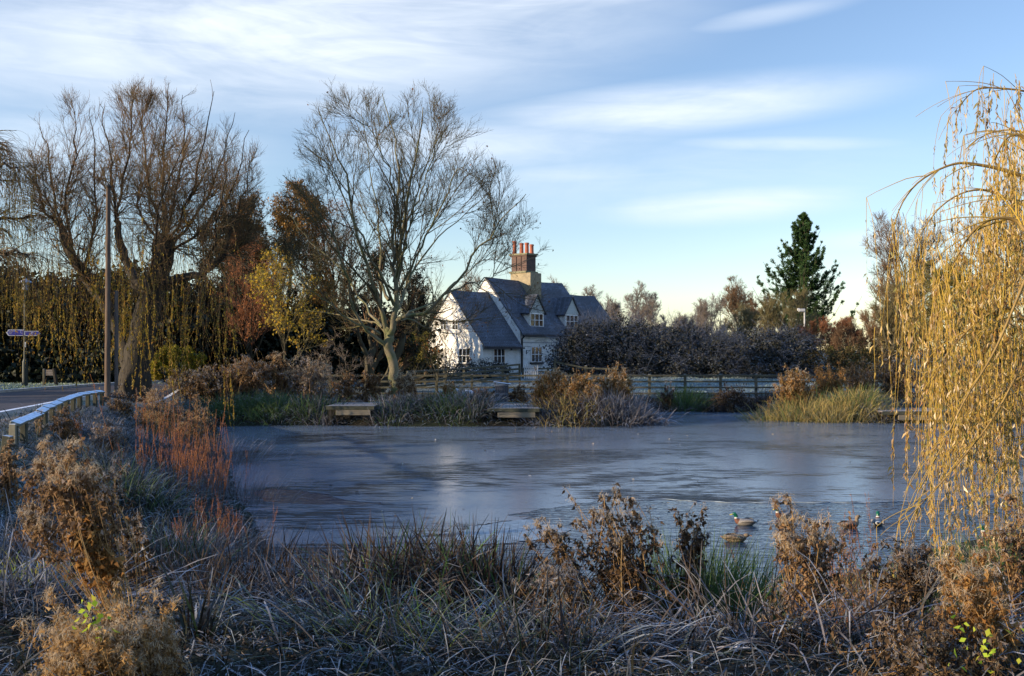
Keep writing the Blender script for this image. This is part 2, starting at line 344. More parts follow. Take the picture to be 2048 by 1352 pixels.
# ---------------------------------------------------------------- setting: ground, water, ice, road
def graded(lo, hi, c0, c1, fine, k=1.12):
    v = list(np.arange(c0, c1, fine)); s = fine; x = c1
    while x < hi: v.append(x); s *= k; x += s
    v.append(hi); s = fine; x = c0
    out = []
    while x > lo: s *= k; x -= s; out.append(max(x, lo))
    return np.array(sorted(set(out+v)))
def make_ground():
    m, nt = new_mat('frosted_ground'); L = nt.links.new
    g = N(nt, 'ShaderNodeNewGeometry')
    def noise(sc, det=5):
        n = N(nt, 'ShaderNodeTexNoise'); n.inputs['Scale'].default_value = sc; n.inputs['Detail'].default_value = det; n.inputs['Roughness'].default_value = .65; L(g.outputs['Position'], n.inputs['Vector']); return n
    n1, n2, n3 = noise(.35), noise(9, 8), noise(45, 4)
    r1 = ramp(nt, [(.014, .016, .011, .3), (.022, .019, .014, .5), (.022, .032, .015, .7)]); L(n1.outputs[0], r1.inputs[0])
    mr = N(nt, 'ShaderNodeMapRange'); L(n2.outputs[0], mr.inputs[0]); mr.inputs[1].default_value = .38; mr.inputs[2].default_value = .66
    m3 = N(nt, 'ShaderNodeMapRange'); L(n3.outputs[0], m3.inputs[0]); m3.inputs[1].default_value = .35; m3.inputs[2].default_value = .6; m3.inputs[3].default_value = .4
    mu = N(nt, 'ShaderNodeMath', operation='MULTIPLY'); L(mr.outputs[0], mu.inputs[0]); L(m3.outputs[0], mu.inputs[1])
    # more rime on the open grass (away from the pond mud)
    sp = N(nt, 'ShaderNodeSeparateXYZ'); L(g.outputs['Position'], sp.inputs[0])
    mz = N(nt, 'ShaderNodeMapRange'); L(sp.outputs[2], mz.inputs[0]); mz.inputs[1].default_value = .45; mz.inputs[2].default_value = .85; mz.inputs[3].default_value = .0; mz.inputs[4].default_value = .95
    mv = N(nt, 'ShaderNodeMath', operation='MULTIPLY'); my = N(nt, 'ShaderNodeMapRange'); L(sp.outputs[1], my.inputs[0]); my.inputs[1].default_value = 11; my.inputs[2].default_value = 16; my.inputs[3].default_value = .08; mw = N(nt, 'ShaderNodeMath', operation='MULTIPLY'); L(mu.outputs[0], mw.inputs[0]); L(my.outputs[0], mw.inputs[1]); L(mw.outputs[0], mv.inputs[0]); L(mz.outputs[0], mv.inputs[1])  # rime cut on the near bank, so its shade is put into the colour
    mx = N(nt, 'ShaderNodeMix', data_type='RGBA'); L(mv.outputs[0], mx.inputs[0]); L(r1.outputs[0], mx.inputs[6]); mx.inputs[7].default_value = (.34, .42, .44, 1)
    p = N(nt, 'ShaderNodeBsdfPrincipled'); L(mx.outputs[2], p.inputs['Base Color']); p.inputs['Roughness'].default_value = .9; p.inputs['Specular IOR Level'].default_value = .1
    b = N(nt, 'ShaderNodeBump'); b.inputs['Strength'].default_value = .8; b.inputs['Distance'].default_value = .06; L(n2.outputs[0], b.inputs['Height']); L(b.outputs[0], p.inputs['Normal'])
    o_ = N(nt, 'ShaderNodeOutputMaterial'); L(p.outputs[0], o_.inputs[0])
    xs = graded(-1600, 1600, -14, 12, .3); ys = graded(-300, 2600, 3, 66, .33)
    X, Y = np.meshgrid(xs, ys); Z = height(X, Y)
    V = np.stack([X, Y, Z], -1); ny, nx = X.shape; idx = np.arange(ny*nx).reshape(ny, nx)
    f = np.stack([idx[:-1, :-1], idx[:-1, 1:], idx[1:, 1:], idx[1:, :-1]], -1)
    q = Geo(); q.add(V, f); struct(q.build('ground', m))
def make_water():
    m, nt = new_mat('open_water'); L = nt.links.new
    g = N(nt, 'ShaderNodeNewGeometry')
    mp = N(nt, 'ShaderNodeMapping'); mp.inputs['Scale'].default_value = (1.0, 2.4, 1); L(g.outputs['Position'], mp.inputs[0])
    n = N(nt, 'ShaderNodeTexNoise'); n.inputs['Scale'].default_value = 3.0; n.inputs['Detail'].default_value = 2; n.inputs['Roughness'].default_value = .55; n.inputs['Distortion'].default_value = .7; L(mp.outputs[0], n.inputs['Vector'])
    p = N(nt, 'ShaderNodeBsdfPrincipled'); p.inputs['Base Color'].default_value = (.02, .04, .07, 1); p.inputs['Roughness'].default_value = .04; p.inputs['IOR'].default_value = 1.33
    b = N(nt, 'ShaderNodeBump'); b.inputs['Strength'].default_value = 1.0; b.inputs['Distance'].default_value = .018; L(n.outputs[0], b.inputs['Height']); L(b.outputs[0], p.inputs['Normal'])
    o_ = N(nt, 'ShaderNodeOutputMaterial'); L(p.outputs[0], o_.inputs[0])
    h = Hard(); h.poly([(-20, 4, 0), (60, 4, 0), (60, 60, 0), (-20, 60, 0)]); struct(h.build('water', m))
def make_ice():
    m, nt = new_mat('thin_ice'); L = nt.links.new
    g = N(nt, 'ShaderNodeNewGeometry')
    def nz(sc, sx, sy, det, dist=0, rough=.6):
        mp = N(nt, 'ShaderNodeMapping'); mp.inputs['Scale'].default_value = (sx, sy, 1); L(g.outputs['Position'], mp.inputs[0])
        n = N(nt, 'ShaderNodeTexNoise'); n.inputs['Scale'].default_value = sc; n.inputs['Detail'].default_value = det; n.inputs['Roughness'].default_value = rough; n.inputs['Distortion'].default_value = dist; L(mp.outputs[0], n.inputs['Vector']); return n
    big = nz(.22, 1, 1.3, 3, .5); fine = nz(2.2, .5, 3.4, 9, .9, .72); grit = nz(30, 1, 1, 3)
    # wetter, rippled streaks among the smooth rimed sheet
    a = N(nt, 'ShaderNodeMath', operation='MULTIPLY_ADD'); L(fine.outputs[0], a.inputs[0]); a.inputs[1].default_value = .75; 
    a2 = N(nt, 'ShaderNodeMath', operation='MULTIPLY'); L(big.outputs[0], a2.inputs[0]); a2.inputs[1].default_value = .5; L(a2.outputs[0], a.inputs[2])
    st = N(nt, 'ShaderNodeMapRange', interpolation_type='SMOOTHSTEP'); L(a.outputs[0], st.inputs[0]); st.inputs[1].default_value = .635; st.inputs[2].default_value = .70
    c = ramp(nt, [(.125, .16, .205), (.014, .02, .028)]); L(st.outputs[0], c.inputs[0])
    ro = N(nt, 'ShaderNodeMapRange'); L(st.outputs[0], ro.inputs[0]); ro.inputs[3].default_value = .15; ro.inputs[4].default_value = .05
    p = N(nt, 'ShaderNodeBsdfPrincipled'); L(c.outputs[0], p.inputs['Base Color']); L(ro.outputs[0], p.inputs['Roughness']); p.inputs['IOR'].default_value = 1.31
    hs = N(nt, 'ShaderNodeMath', operation='MULTIPLY'); L(fine.outputs[0], hs.inputs[0]); L(st.outputs[0], hs.inputs[1])
    ha = N(nt, 'ShaderNodeMath', operation='MULTIPLY_ADD'); L(grit.outputs[0], ha.inputs[0]); ha.inputs[1].default_value = .05; L(hs.outputs[0], ha.inputs[2])
    b = N(nt, 'ShaderNodeBump'); b.inputs['Strength'].default_value = .9; b.inputs['Distance'].default_value = .035; L(ha.outputs[0], b.inputs['Height']); L(b.outputs[0], p.inputs['Normal'])
    o_ = N(nt, 'ShaderNodeOutputMaterial'); L(p.outputs[0], o_.inputs[0])
    rng = np.random.default_rng(5)
    # outline seen in the photograph: the open lead at near right is left out
    edge = [(905,1075),(935,1052),(990,1046),(1060,1035),(1015,1030),(1075,1020),(1150,1008),(1230,1001),(1330,999),(1420,1004),(1520,1006),(1600,1005),(1700,1007),(1800,1004),(1900,1000),(2048,985),(2500,960)]
    pts = [W(*q) for q in edge]
    pts += [(60, 24), (60, 59), (-19, 59), (-19, 5), W(900, 1300), W(905, 1120), W(890, 1090)]
    # roughen the near edge
    fine_pts = []
    for i in range(len(pts)):
        a0 = np.array(pts[i]); b0 = np.array(pts[(i+1) % len(pts)])
        k = 8 if i < len(edge)-1 or i > len(pts)-4 else 1
        for j in range(k):
            q = a0+(b0-a0)*j/k
            if j: q = q+rng.normal(size=2)*[.05, .09]
            fine_pts.append(q)
    hole = [(500,984),(540,978),(600,981),(660,990),(690,1001),(740,1005),(780,1008),(700,1011),(600,1008),(530,1004)]
    hp = []
    for i in range(len(hole)):
        a0 = np.array(W(*hole[i])); b0 = np.array(W(*hole[(i+1) % len(hole)]))
        for j in range(5): hp.append(a0+(b0-a0)*j/5+(rng.normal(size=2)*[.04, .05] if j else 0))
    import mathutils.geometry as mg
    polys = [[Vector((q[0], q[1], .004)) for q in fine_pts], [Vector((q[0], q[1], .004)) for q in hp]]
    tri = mg.tessellate_polygon(polys); flat = [v for pl in polys for v in pl]
    me = bpy.data.meshes.new('ice'); me.from_pydata([tuple(v) for v in flat], [], [tuple(t) for t in tri]); me.materials.append(m)
    import bmesh
    bm = bmesh.new(); bm.from_mesh(me); bmesh.ops.recalc_face_normals(bm, faces=bm.faces)
    for f in bm.faces:
        if f.normal.z < 0: f.normal_flip()
    ext = bmesh.ops.extrude_face_region(bm, geom=[]) if False else None
    bm.to_mesh(me); bm.free(); me.update()
    o = bpy.data.objects.new('ice', me); COL.objects.link(o); struct(o)
    rim = [W(*q) for q in edge[7:]]; rp = []
    for i in range(len(rim)-1):
        for j in range(6): q = np.array(rim[i])+(np.array(rim[i+1])-np.array(rim[i]))*j/6+rng.normal(size=2)*[.03, .05]; rp.append((q[0], q[1], .006))
    g2 = Geo(); tubes(g2, np.array(rp), .006+.008*rng.random(len(rp)), 5); struct(g2.build('ice_rim', solid_mat('ice_rim_white', (.14, .18, .22), (.30, .35, .4), rough=.4)))
    # rime crystals piled along the broken edge and the pale slush patch beside it
    mm = solid_mat('rime_slush', (.10, .14, .17), (.24, .30, .35), scale=7, rough=.5, stretch=(1, 3, 1), lo=.4, hi=.6, bump=.6)
    sl = [(905,1076),(935,1053),(990,1047),(1050,1040),(1085,1046),(1140,1058),(1120,1075),(1060,1083),(1000,1088),(960,1092),(925,1086)]
    h = Hard(); pp = []
    for i in range(len(sl)):
        a0 = np.array(W(*sl[i])); b0 = np.array(W(*sl[(i+1) % len(sl)]))
        for j in range(5): q = a0+(b0-a0)*j/5+(rng.normal(size=2)*.06 if j else 0); pp.append((q[0], q[1], .008))
    tri = mg.tessellate_polygon([[Vector(q) for q in pp]])
    h.v = pp; h.f = [tuple(t) for t in tri]; h.m = [0]*len(tri); struct(h.build('ice_slush', mm))
def strip(name, cl, wd, mat, dz, K=60):
    c = spline([(x, y, 0) for x, y in cl], K); t = nrm(np.gradient(c, axis=0)); s = np.stack([t[:, 1], -t[:, 0], t[:, 2]], -1)
    cols = np.linspace(-.5, .5, 5); V = c[:, None, :]+s[:, None, :]*cols[None, :, None]*wd
    V[..., 2] = height(V[..., 0], V[..., 1])+dz
    idx = np.arange(K*5).reshape(K, 5); f = np.stack([idx[:-1, :-1], idx[:-1, 1:], idx[1:, 1:], idx[1:, :-1]], -1)
    q = Geo(); q.add(V, f); return struct(q.build(name, mat))
ROAD = [(-13.0, -12), (-13.6, 8), (-14.8, 22), (-16.85, 35), (-16.2, 46), (-14.0, 56), (-13.5, 66), (-16, 90)]
def make_road():
    asph = solid_mat('asphalt', (.03, .032, .038), (.06, .05, .055), scale=1.3, rough=.75, bump=.2)
    strip("road", ROAD, 4.9, asph, .03)
    kerbm = solid_mat('kerb_stone', (.28, .28, .27), (.4, .4, .4), scale=5, rough=.8, frost=.9)
    for s, nm in ((-1, 'kerb'), (1, 'kerb')):
        c = spline([(x, y, 0) for x, y in ROAD], 120); t = nrm(np.gradient(c, axis=0)); sd_ = np.stack([t[:, 1], -t[:, 0], t[:, 2]], -1); e = c+sd_*s*2.51
        e[:, 2] = height(e[:, 0], e[:, 1])+.03
        g = Geo(); w = .08
        V = np.stack([e-sd_*w+[0, 0, -.1], e-sd_*w+[0, 0, .1], e+sd_*w+[0, 0, .1], e+sd_*w+[0, 0, -.1]], 1); idx = np.arange(480).reshape(120, 4)
        f = np.stack([idx[:-1, :3], idx[:-1, 1:], idx[1:, 1:], idx[1:, :3]], -1); g.add(V, f); struct(g.build(nm, kerbm, smooth=False))
    pm = solid_mat('path_earth', (.12, .085, .07), (.22, .18, .16), scale=4, rough=.9, bump=.4)
    strip('path', [(-9.6, 8), (-10.4, 15), (-11.3, 21), (-12.1, 27), (-12.9, 33)], .95, pm, .035)
    pf = solid_mat('bank_path_earth', (.10, .085, .07), (.26, .27, .27), scale=3, rough=.9, bump=.4)
    strip('path', [W(560, 806, .64), W(700, 802, .64), W(860, 803, .64), W(1000, 801, .64), W(1100, 803, .64), W(1240, 800, .64)], 2.2, pf, .045)
make_ground(); make_water(); make_ice(); make_road()
# ---------------------------------------------------------------- the white cottage
def white_wall_mat():
    m, nt = new_mat('white_painted_brick'); L = nt.links.new
    tc = N(nt, 'ShaderNodeTexCoord'); br = N(nt, 'ShaderNodeTexBrick'); 
    sp = N(nt, 'ShaderNodeSeparateXYZ'); L(tc.outputs['Object'], sp.inputs[0]); ad = N(nt, 'ShaderNodeMath', operation='ADD'); L(sp.outputs[0], ad.inputs[0]); L(sp.outputs[1], ad.inputs[1])
    cb = N(nt, 'ShaderNodeCombineXYZ'); L(ad.outputs[0], cb.inputs[0]); L(sp.outputs[2], cb.inputs[1]); L(cb.outputs[0], br.inputs['Vector'])
    br.inputs['Scale'].default_value = 1; br.inputs['Brick Width'].default_value = .24; br.inputs['Row Height'].default_value = .08; br.inputs['Mortar Size'].default_value = .008
    br.inputs['Color1'].default_value = (.78, .78, .75, 1); br.inputs['Color2'].default_value = (.70, .70, .68, 1); br.inputs['Mortar'].default_value = (.60, .60, .59, 1)
    n = N(nt, 'ShaderNodeTexNoise'); n.inputs['Scale'].default_value = 1.6; n.inputs['Detail'].default_value = 7; L(tc.outputs['Object'], n.inputs['Vector'])
    r = ramp(nt, [(.66, .64, .58, .3), (.92, .91, .88, .45), (1, 1, 1, .6)]); L(n.outputs[0], r.inputs[0])
    mx = N(nt, 'ShaderNodeMix', data_type='RGBA', blend_type='MULTIPLY'); mx.inputs[0].default_value = 1; L(br.outputs[0], mx.inputs[6]); L(r.outputs[0], mx.inputs[7])
    p = N(nt, 'ShaderNodeBsdfPrincipled'); L(mx.outputs[2], p.inputs['Base Color']); p.inputs['Roughness'].default_value = .8
    b = N(nt, 'ShaderNodeBump'); b.inputs['Strength'].default_value = .5; b.inputs['Distance'].default_value = .02; L(br.outputs['Fac'], b.inputs['Height']); b.invert = True; L(b.outputs[0], p.inputs['Normal'])
    o_ = N(nt, 'ShaderNodeOutputMaterial'); L(p.outputs[0], o_.inputs[0]); return m
def tile_mat():
    m, nt = new_mat('frosted_roof_tiles'); L = nt.links.new
    tc = N(nt, 'ShaderNodeTexCoord'); sp = N(nt, 'ShaderNodeSeparateXYZ'); L(tc.outputs['Object'], sp.inputs[0])
    ad = N(nt, 'ShaderNodeMath', operation='ADD'); L(sp.outputs[0], ad.inputs[0]); 
    k = N(nt, 'ShaderNodeMath', operation='MULTIPLY'); L(sp.outputs[1], k.inputs[0]); k.inputs[1].default_value = .37; L(k.outputs[0], ad.inputs[1])
    cb = N(nt, 'ShaderNodeCombineXYZ'); L(ad.outputs[0], cb.inputs[0]); L(sp.outputs[2], cb.inputs[1])
    br = N(nt, 'ShaderNodeTexBrick'); L(cb.outputs[0], br.inputs['Vector']); br.inputs['Scale'].default_value = 1; br.inputs['Brick Width'].default_value = .17; br.inputs['Row Height'].default_value = .1
    br.inputs['Mortar Size'].default_value = .012; br.inputs['Mortar Smooth'].default_value = .3; br.inputs['Bias'].default_value = -.1
    br.inputs['Color1'].default_value = (.014, .012, .013, 1); br.inputs['Color2'].default_value = (.036, .031, .032, 1); br.inputs['Mortar'].default_value = (.09, .11, .15, 1)
    # rime: patchy, gathered on the tile edges
    n = N(nt, 'ShaderNodeTexNoise'); n.inputs['Scale'].default_value = 12; n.inputs['Detail'].default_value = 5; L(tc.outputs['Object'], n.inputs['Vector'])
    n2 = N(nt, 'ShaderNodeTexNoise'); n2.inputs['Scale'].default_value = .9; n2.inputs['Detail'].default_value = 3; L(tc.outputs['Object'], n2.inputs['Vector'])
    ma = N(nt, 'ShaderNodeMath', operation='MULTIPLY_ADD'); L(n2.outputs[0], ma.inputs[0]); ma.inputs[1].default_value = .7; L(n.outputs[0], ma.inputs[2])
    mr = N(nt, 'ShaderNodeMapRange'); L(ma.outputs[0], mr.inputs[0]); mr.inputs[1].default_value = .88; mr.inputs[2].default_value = 1.12; mr.inputs[4].default_value = .45
    mx = N(nt, 'ShaderNodeMix', data_type='RGBA'); L(mr.outputs[0], mx.inputs[0]); L(br.outputs[0], mx.inputs[6]); mx.inputs[7].default_value = (.22, .26, .36, 1)
    p = N(nt, 'ShaderNodeBsdfPrincipled'); L(mx.outputs[2], p.inputs['Base Color']); p.inputs['Roughness'].default_value = .75
    b = N(nt, 'ShaderNodeBump'); b.inputs['Strength'].default_value = .8; b.inputs['Distance'].default_value = .03; L(br.outputs['Fac'], b.inputs['Height']); b.invert = True; L(b.outputs[0], p.inputs['Normal'])
    o_ = N(nt, 'ShaderNodeOutputMaterial'); L(p.outputs[0], o_.inputs[0]); return m
def brick_mat(name, c1, c2, mort):
    m, nt = new_mat(name); L = nt.links.new
    tc = N(nt, 'ShaderNodeTexCoord'); sp = N(nt, 'ShaderNodeSeparateXYZ'); L(tc.outputs['Object'], sp.inputs[0]); ad = N(nt, 'ShaderNodeMath', operation='ADD'); L(sp.outputs[0], ad.inputs[0]); L(sp.outputs[1], ad.inputs[1])
    cb = N(nt, 'ShaderNodeCombineXYZ'); L(ad.outputs[0], cb.inputs[0]); L(sp.outputs[2], cb.inputs[1]); br = N(nt, 'ShaderNodeTexBrick'); L(cb.outputs[0], br.inputs['Vector'])
    br.inputs['Scale'].default_value = 1; br.inputs['Brick Width'].default_value = .22; br.inputs['Row Height'].default_value = .085; br.inputs['Mortar Size'].default_value = .012
    br.inputs['Color1'].default_value = (*c1, 1); br.inputs['Color2'].default_value = (*c2, 1); br.inputs['Mortar'].default_value = (*mort, 1)
    p = N(nt, 'ShaderNodeBsdfPrincipled'); L(br.outputs[0], p.inputs['Base Color']); p.inputs['Roughness'].default_value = .85
    o_ = N(nt, 'ShaderNodeOutputMaterial'); L(p.outputs[0], o_.inputs[0]); return m
def make_house():
    wallm = white_wall_mat(); tile = tile_mat()
    brick = brick_mat('chimney_brick', (.06, .032, .028), (.11, .055, .042), (.08, .06, .05)); render = solid_mat('chimney_render', (.20, .17, .12), (.30, .25, .16), scale=5, rough=.9, bump=.4)
    terra = solid_mat('terracotta', (.24, .07, .04), (.34, .11, .06), scale=6, rough=.7); framem = solid_mat('white_window_paint', (.75, .76, .76), rough=.5)
    black = solid_mat('black_gutter_paint', (.012, .012, .016), rough=.5); flaunch = solid_mat('mossy_mortar', (.10, .10, .05), (.25, .23, .16), scale=10, rough=.95, frost=.5)
    shinglem = solid_mat('pale_dormer_boards', (.34, .38, .38), (.44, .47, .46), scale=6, rough=.8, stretch=(.3, .3, 5)); doorm = solid_mat('grey_door_paint', (.30, .29, .26), (.36, .34, .30), scale=3, rough=.6)
    curtain = solid_mat('curtain_cloth', (.30, .22, .15), (.45, .36, .26), scale=4, stretch=(6, 6, .3), rough=.9)
    m, nt = new_mat('window_glass'); L = nt.links.new; p = N(nt, 'ShaderNodeBsdfPrincipled'); p.inputs['Base Color'].default_value = (.012, .014, .02, 1); p.inputs['Roughness'].default_value = .06
    o_ = N(nt, 'ShaderNodeOutputMaterial'); L(p.outputs[0], o_.inputs[0]); glass = m
    gz = 1.38
    root = empty('cottage', (-1.93, 65.0, gz), math.radians(49))
    tag(root, 'white painted brick cottage with frosted steep tiled roofs, dormers and tall chimney behind the fences', 'house')
    B = -1.0   # foundations
    def gable_block(nm, x0, x1, y0, y1, ze, za):
        h = Hard(); ym = (y0+y1)/2
        prof = [(y0, B), (y1, B), (y1, ze), (ym, za), (y0, ze)]
        h.prism([(x0, y, z) for y, z in prof], (x1-x0, 0, 0)); o = h.build('wall', wallm, root); return o
    def roof(x0, x1, y0, y1, ze, za, ov=.22, t=.1, sag=.05, ov0=None):
        """two tiled slopes, with the slight sag of an old ridge"""
        h = Hard(); ym = (y0+y1)/2; sl = (za-ze)/(ym-y0); n = 10; xa = x0-(ov if ov0 is None else ov0)
        xs = [xa+(x1-xa)*i/n for i in range(n+1)]; f = lambda i: -sag*math.sin(math.pi*i/n)
        for sgn in (-1, 1):
            ye = (y0 if sgn < 0 else y1)+sgn*ov
            k = len(h.v)
            for i, x in enumerate(xs):
                s_ = f(i); h.v += [(x, ye, ze-ov*sl+.03+s_*.3), (x, ym, za+.03+s_), (x, ym, za+.03+t/math.cos(math.atan(sl))+s_), (x, ye, ze-ov*sl+.03+t+s_*.3)]
            for i in range(n):
                a = k+4*i; b = a+4
                for j in range(4): h.f.append((a+j, b+j, b+(j+1) % 4, a+(j+1) % 4)); h.m.append(0)
            h.f.append((k, k+1, k+2, k+3)); h.f.append(tuple(k+4*n+j for j in (3, 2, 1, 0))); h.m += [0, 0]
        return h.build('roof', tile, root)
    gable_block('wing', 0, 3.77, 0, 5.87, 2.0, 5.5)
    gable_block('main', 3.77, 12.3, .004, 6.36, 2.88, 6.58)
    gable_block('end', 12.3, 16.2, .3, 5.7, 2.7, 5.75)
    roof(0, 3.765, 0, 5.87, 2.0, 5.5, ov0=.03); r2 = roof(3.77, 12.45, 0, 6.36, 2.88, 6.58, ov0=-.02, sag=.09); roof(12.46, 16.4, .3, 5.7, 2.7, 5.75, ov0=0)
    # chimney with its four pots
    cy = 3.18; cx = 3.77+4.15; h = Hard()
    h.box(cx-.62, cx+.62, cy-1.15, cy+.75, 4.9, 7.22)
    ch = h.build('chimney', [render, brick, flaunch], r2)
    s = Hard(); 
    s.box(cx-.70, cx+.70, cy-.78, cy+.83, 7.223, 7.36, 1)
    for (ya, yb) in ((-.70, -.24), (-.16, .22), (.30, .74)): s.box(cx-.52, cx+.52, cy+ya, cy+yb, 7.363, 8.45, 0)
    s.box(cx-.47, cx+.47, cy-.66, cy+.70, 7.365, 8.44, 0)
    s.box(cx-.58, cx+.58, cy-.76, cy+.80, 8.453, 8.54, 0); s.box(cx-.66, cx+.66, cy-.84, cy+.88, 8.543, 8.66, 1)
    s.build('chimney_stack', [brick, flaunch], r2)
    for i, (dx, dy, ht) in enumerate(((-.34, .60, .98), (.0, .22, .84), (.18, -.14, .86), (.30, -.50, .72))):
        q = Hard(); rr = .15
        q.lathe((cx+dx, cy+dy, 8.64), [(rr*1.1, 0), (rr*1.05, .12), (rr, .14), (rr*.92, ht-.14), (rr*1.12, ht-.12), (rr*1.12, ht-.02), (rr*.9, ht)], 14)
        q.build('chimney_pot', terra, r2, smooth=False)
    # windows: frame with lights, dark glass, curtains, sill
    def window(parent, face, c0, c1, z0, z1, at, lights=3, curt=True, sill=True, out=-1):
        """face 'x': on a wall of constant x (gable side); 'y': on a wall of constant y (front)"""
        fr = Hard(); gl = Hard(); cu = Hard(); t = .045
        def bx(H, a0, a1, b0, b1, d0, d1):
            lo, hi = sorted((at+out*d0, at+out*d1))
            if face == 'y': H.box(a0, a1, lo, hi, b0, b1)
            else: H.box(lo, hi, a0, a1, b0, b1)
        bx(fr, c0, c1, z0, z0+t, .004, .06); bx(fr, c0, c1, z1-t, z1, .004, .06)
        n = lights
        for i in range(n+1):
            a = c0+(c1-c0-t)*i/n; bx(fr, a, a+t, z0+t, z1-t, .004, .056)
        for i in range(n):
            a = c0+t+(c1-c0-t)*i/n; b = a+(c1-c0-t)/n-t
            zb = (z0+z1)/2; bx(fr, a, b, zb-.018, zb+.018, .004, .05)
        w = fr.build('window', framem, parent)
        bx(gl, c0+.01, c1-.01, z0+.01, z1-.01, .003, .02); gl.build('pane', glass, w)
        if curt:
            for a, b in ((c0+t, c0+(c1-c0)*.10), (c1-(c1-c0)*.10, c1-t)): cu = Hard(); bx(cu, a, b, z0+t, z1-t, .021, .027); cu.build('curtain', curtain, w)
        if sill:
            q = Hard(); bx(q, c0-.1, c1+.1, z0-.14, z0-.01, .004, .12); q.build('sill', black, w)
        return w
    # the wing front and main front (px -> metres measured along the walls)
    window(root, 'y', 1.02, 2.22, .72, 1.72, 0, 3)
    window(root, 'y', 3.77+1.15, 3.77+2.35, .78, 1.86, .004, 3)
    # gable: ground floor and the pair upstairs
    window(root, 'x', 1.05, 2.15, .74, 1.74, 0, 3)
    window(root, 'x', 2.15, 2.72, 2.95, 3.68, 0, 2, sill=False); window(root, 'x', 3.25, 3.85, 2.95, 3.68, 0, 2, sill=False)
    q = Hard(); q.box(-.05, -.004, 3.35, 4.05, -.1, 1.72); q.build('door', doorm, root)
    q = Hard(); q.box(-.10, -.05, 3.42, 3.5, .75, .85); 
    # dormers on the main slope
    sl = 3.7/3.18
    for sc in (2.13, 6.15):
        xc = 3.77+sc; hw = .80; y0 = .3; zb = 2.88+sl*y0-.04; zt = 4.22; za = 5.42; ye = (zt-2.88)/sl+.12; yr = (za-2.88)/sl+.12
        h = Hard(); h.prism([(xc-hw, y0, zb), (xc-hw, ye, zt), (xc-hw, y0, zt)], (2*hw, 0, 0)); d = h.build('dormer', wallm, root)
        h = Hard(); h.prism([(xc-hw-.04, y0-.03, zt+.01), (xc+hw+.04, y0-.03, zt+.01), (xc, y0-.03, za)], (0, .05, 0)); h.build('gable_panel', shinglem, d)
        h = Hard()
        for sg in (-1, 1):
            xo = xc+sg*(hw+.16); zo = zt-.12
            h.prism([(xo, y0-.14, zo), (xc, y0-.14, za+.02), (xc, yr, za-.06), (xo, ye-.1, zo)], (sg*.05, 0, .09))
        h.build('dormer_roof', tile, d)
        window(d, 'y', xc-hw+.06, xc+hw-.06, zb+.06, zt-.05, y0, 3, curt=True, sill=False)
    # gutters, downpipe, bracket, vent, string courses
    g = Hard(); g.box(-.1, 3.9, -.34, -.24, 1.70, 1.80); g.build('gutter', black, root)
    g = Hard(); g.box(3.8, 12.5, -.34, -.24, 2.56, 2.66); g.build('gutter', black, root)
    g = Hard(); g.box(3.86, 3.95, -.12, -.03, -.3, 2.4); g.beam((3.9, -.28, 2.56), (3.9, -.08, 2.38), .08, .08); g.beam((3.6, -.28, 1.72), (3.88, -.08, 1.5), .07, .07); g.build('downpipe', black, root)
    g = Hard(); g.box(3.97, 8.6, -.022, .002, 2.12, 2.16); g.box(3.97, 8.6, -.022, .002, 1.86, 1.885)
    g.build('string_course', solid_mat('grey_string_course', (.22, .24, .27), rough=.8), root)
    g = Hard(); g.box(2.78, 2.95, -.03, .002, 1.62, 1.76); g.build('vent', black, root)
    g = Hard(); g.box(4.42, 4.46, -.04, .002, 1.35, 1.62); g.beam((4.44, -.03, 1.58), (4.44, -.38, 1.60), .03, .03); g.beam((4.44, -.03, 1.38), (4.44, -.33, 1.58), .02, .02); g.build('bracket', black, root)
    g = Hard(); g.box(8.9, 8.96, 3.1, 3.16, 6.5, 7.6); g.build('vent_pipe', solid_mat('pale_plastic', (.6, .6, .58), rough=.5), root)
make_house()
# ---------------------------------------------------------------- fences, jetties, bin, signs, stones, ducks
wood = solid_mat('weathered_timber', (.05, .048, .034), (.10, .095, .065), scale=5, rough=.85, frost=.75, stretch=(1, 1, 1), bump=.3)
wood_green = solid_mat('green_stained_timber', (.03, .032, .022), (.06, .06, .04), scale=6, rough=.85, frost=.6, bump=.3)
deckm = solid_mat('deck_boards', (.11, .09, .075), (.21, .18, .16), scale=4, rough=.8, stretch=(1, 8, 1), frost=.12, frost_lo=.8)
fascia = solid_mat('pale_new_timber', (.13, .11, .085), (.20, .17, .12), scale=5, rough=.8, stretch=(.4, 1, 4))
darkwood = solid_mat('wet_timber_and_deck_shade', (.012, .010, .008), (.028, .024, .018), scale=8, rough=.7)  # also the near-black of the shade under the jetty decks
def rail_fence(label, posts, H, rails, group=None, pw=.13, rh=.09, sink=.3, mat=wood, rot=0):
    """posts: list of (x, y, z ground, z top)"""
    x0, y0, z0, _ = posts[0]; root = empty('rail_fence', (x0, y0, z0)); tag(root, label, 'fence', group)
    for (x, y, zg, zt) in posts:
        h = Hard(); h.box(x-x0-pw/2, x-x0+pw/2, y-y0-pw/2, y-y0+pw/2, zg-z0-sink, zt-z0); h.build('post', mat, root, bevel=.01)
    for k, fr in enumerate(rails):
        h = Hard()
        for (a, b) in zip(posts[:-1], posts[1:]):
            za = a[2]+(a[3]-a[2])*fr; zb = b[2]+(b[3]-b[2])*fr
            h.beam((a[0]-x0, a[1]-y0-pw/2-.022, za-z0), (b[0]-x0, b[1]-y0-pw/2-.022, zb-z0), .04, rh)
        h.build('rail', mat, root)
    return root
Yf = 50.5; posts = []
for k in range(-10, 11):
    px = 1299+71*k; x = (px-1024)*Yf/F; posts.append((x, Yf, .67, 1.78))
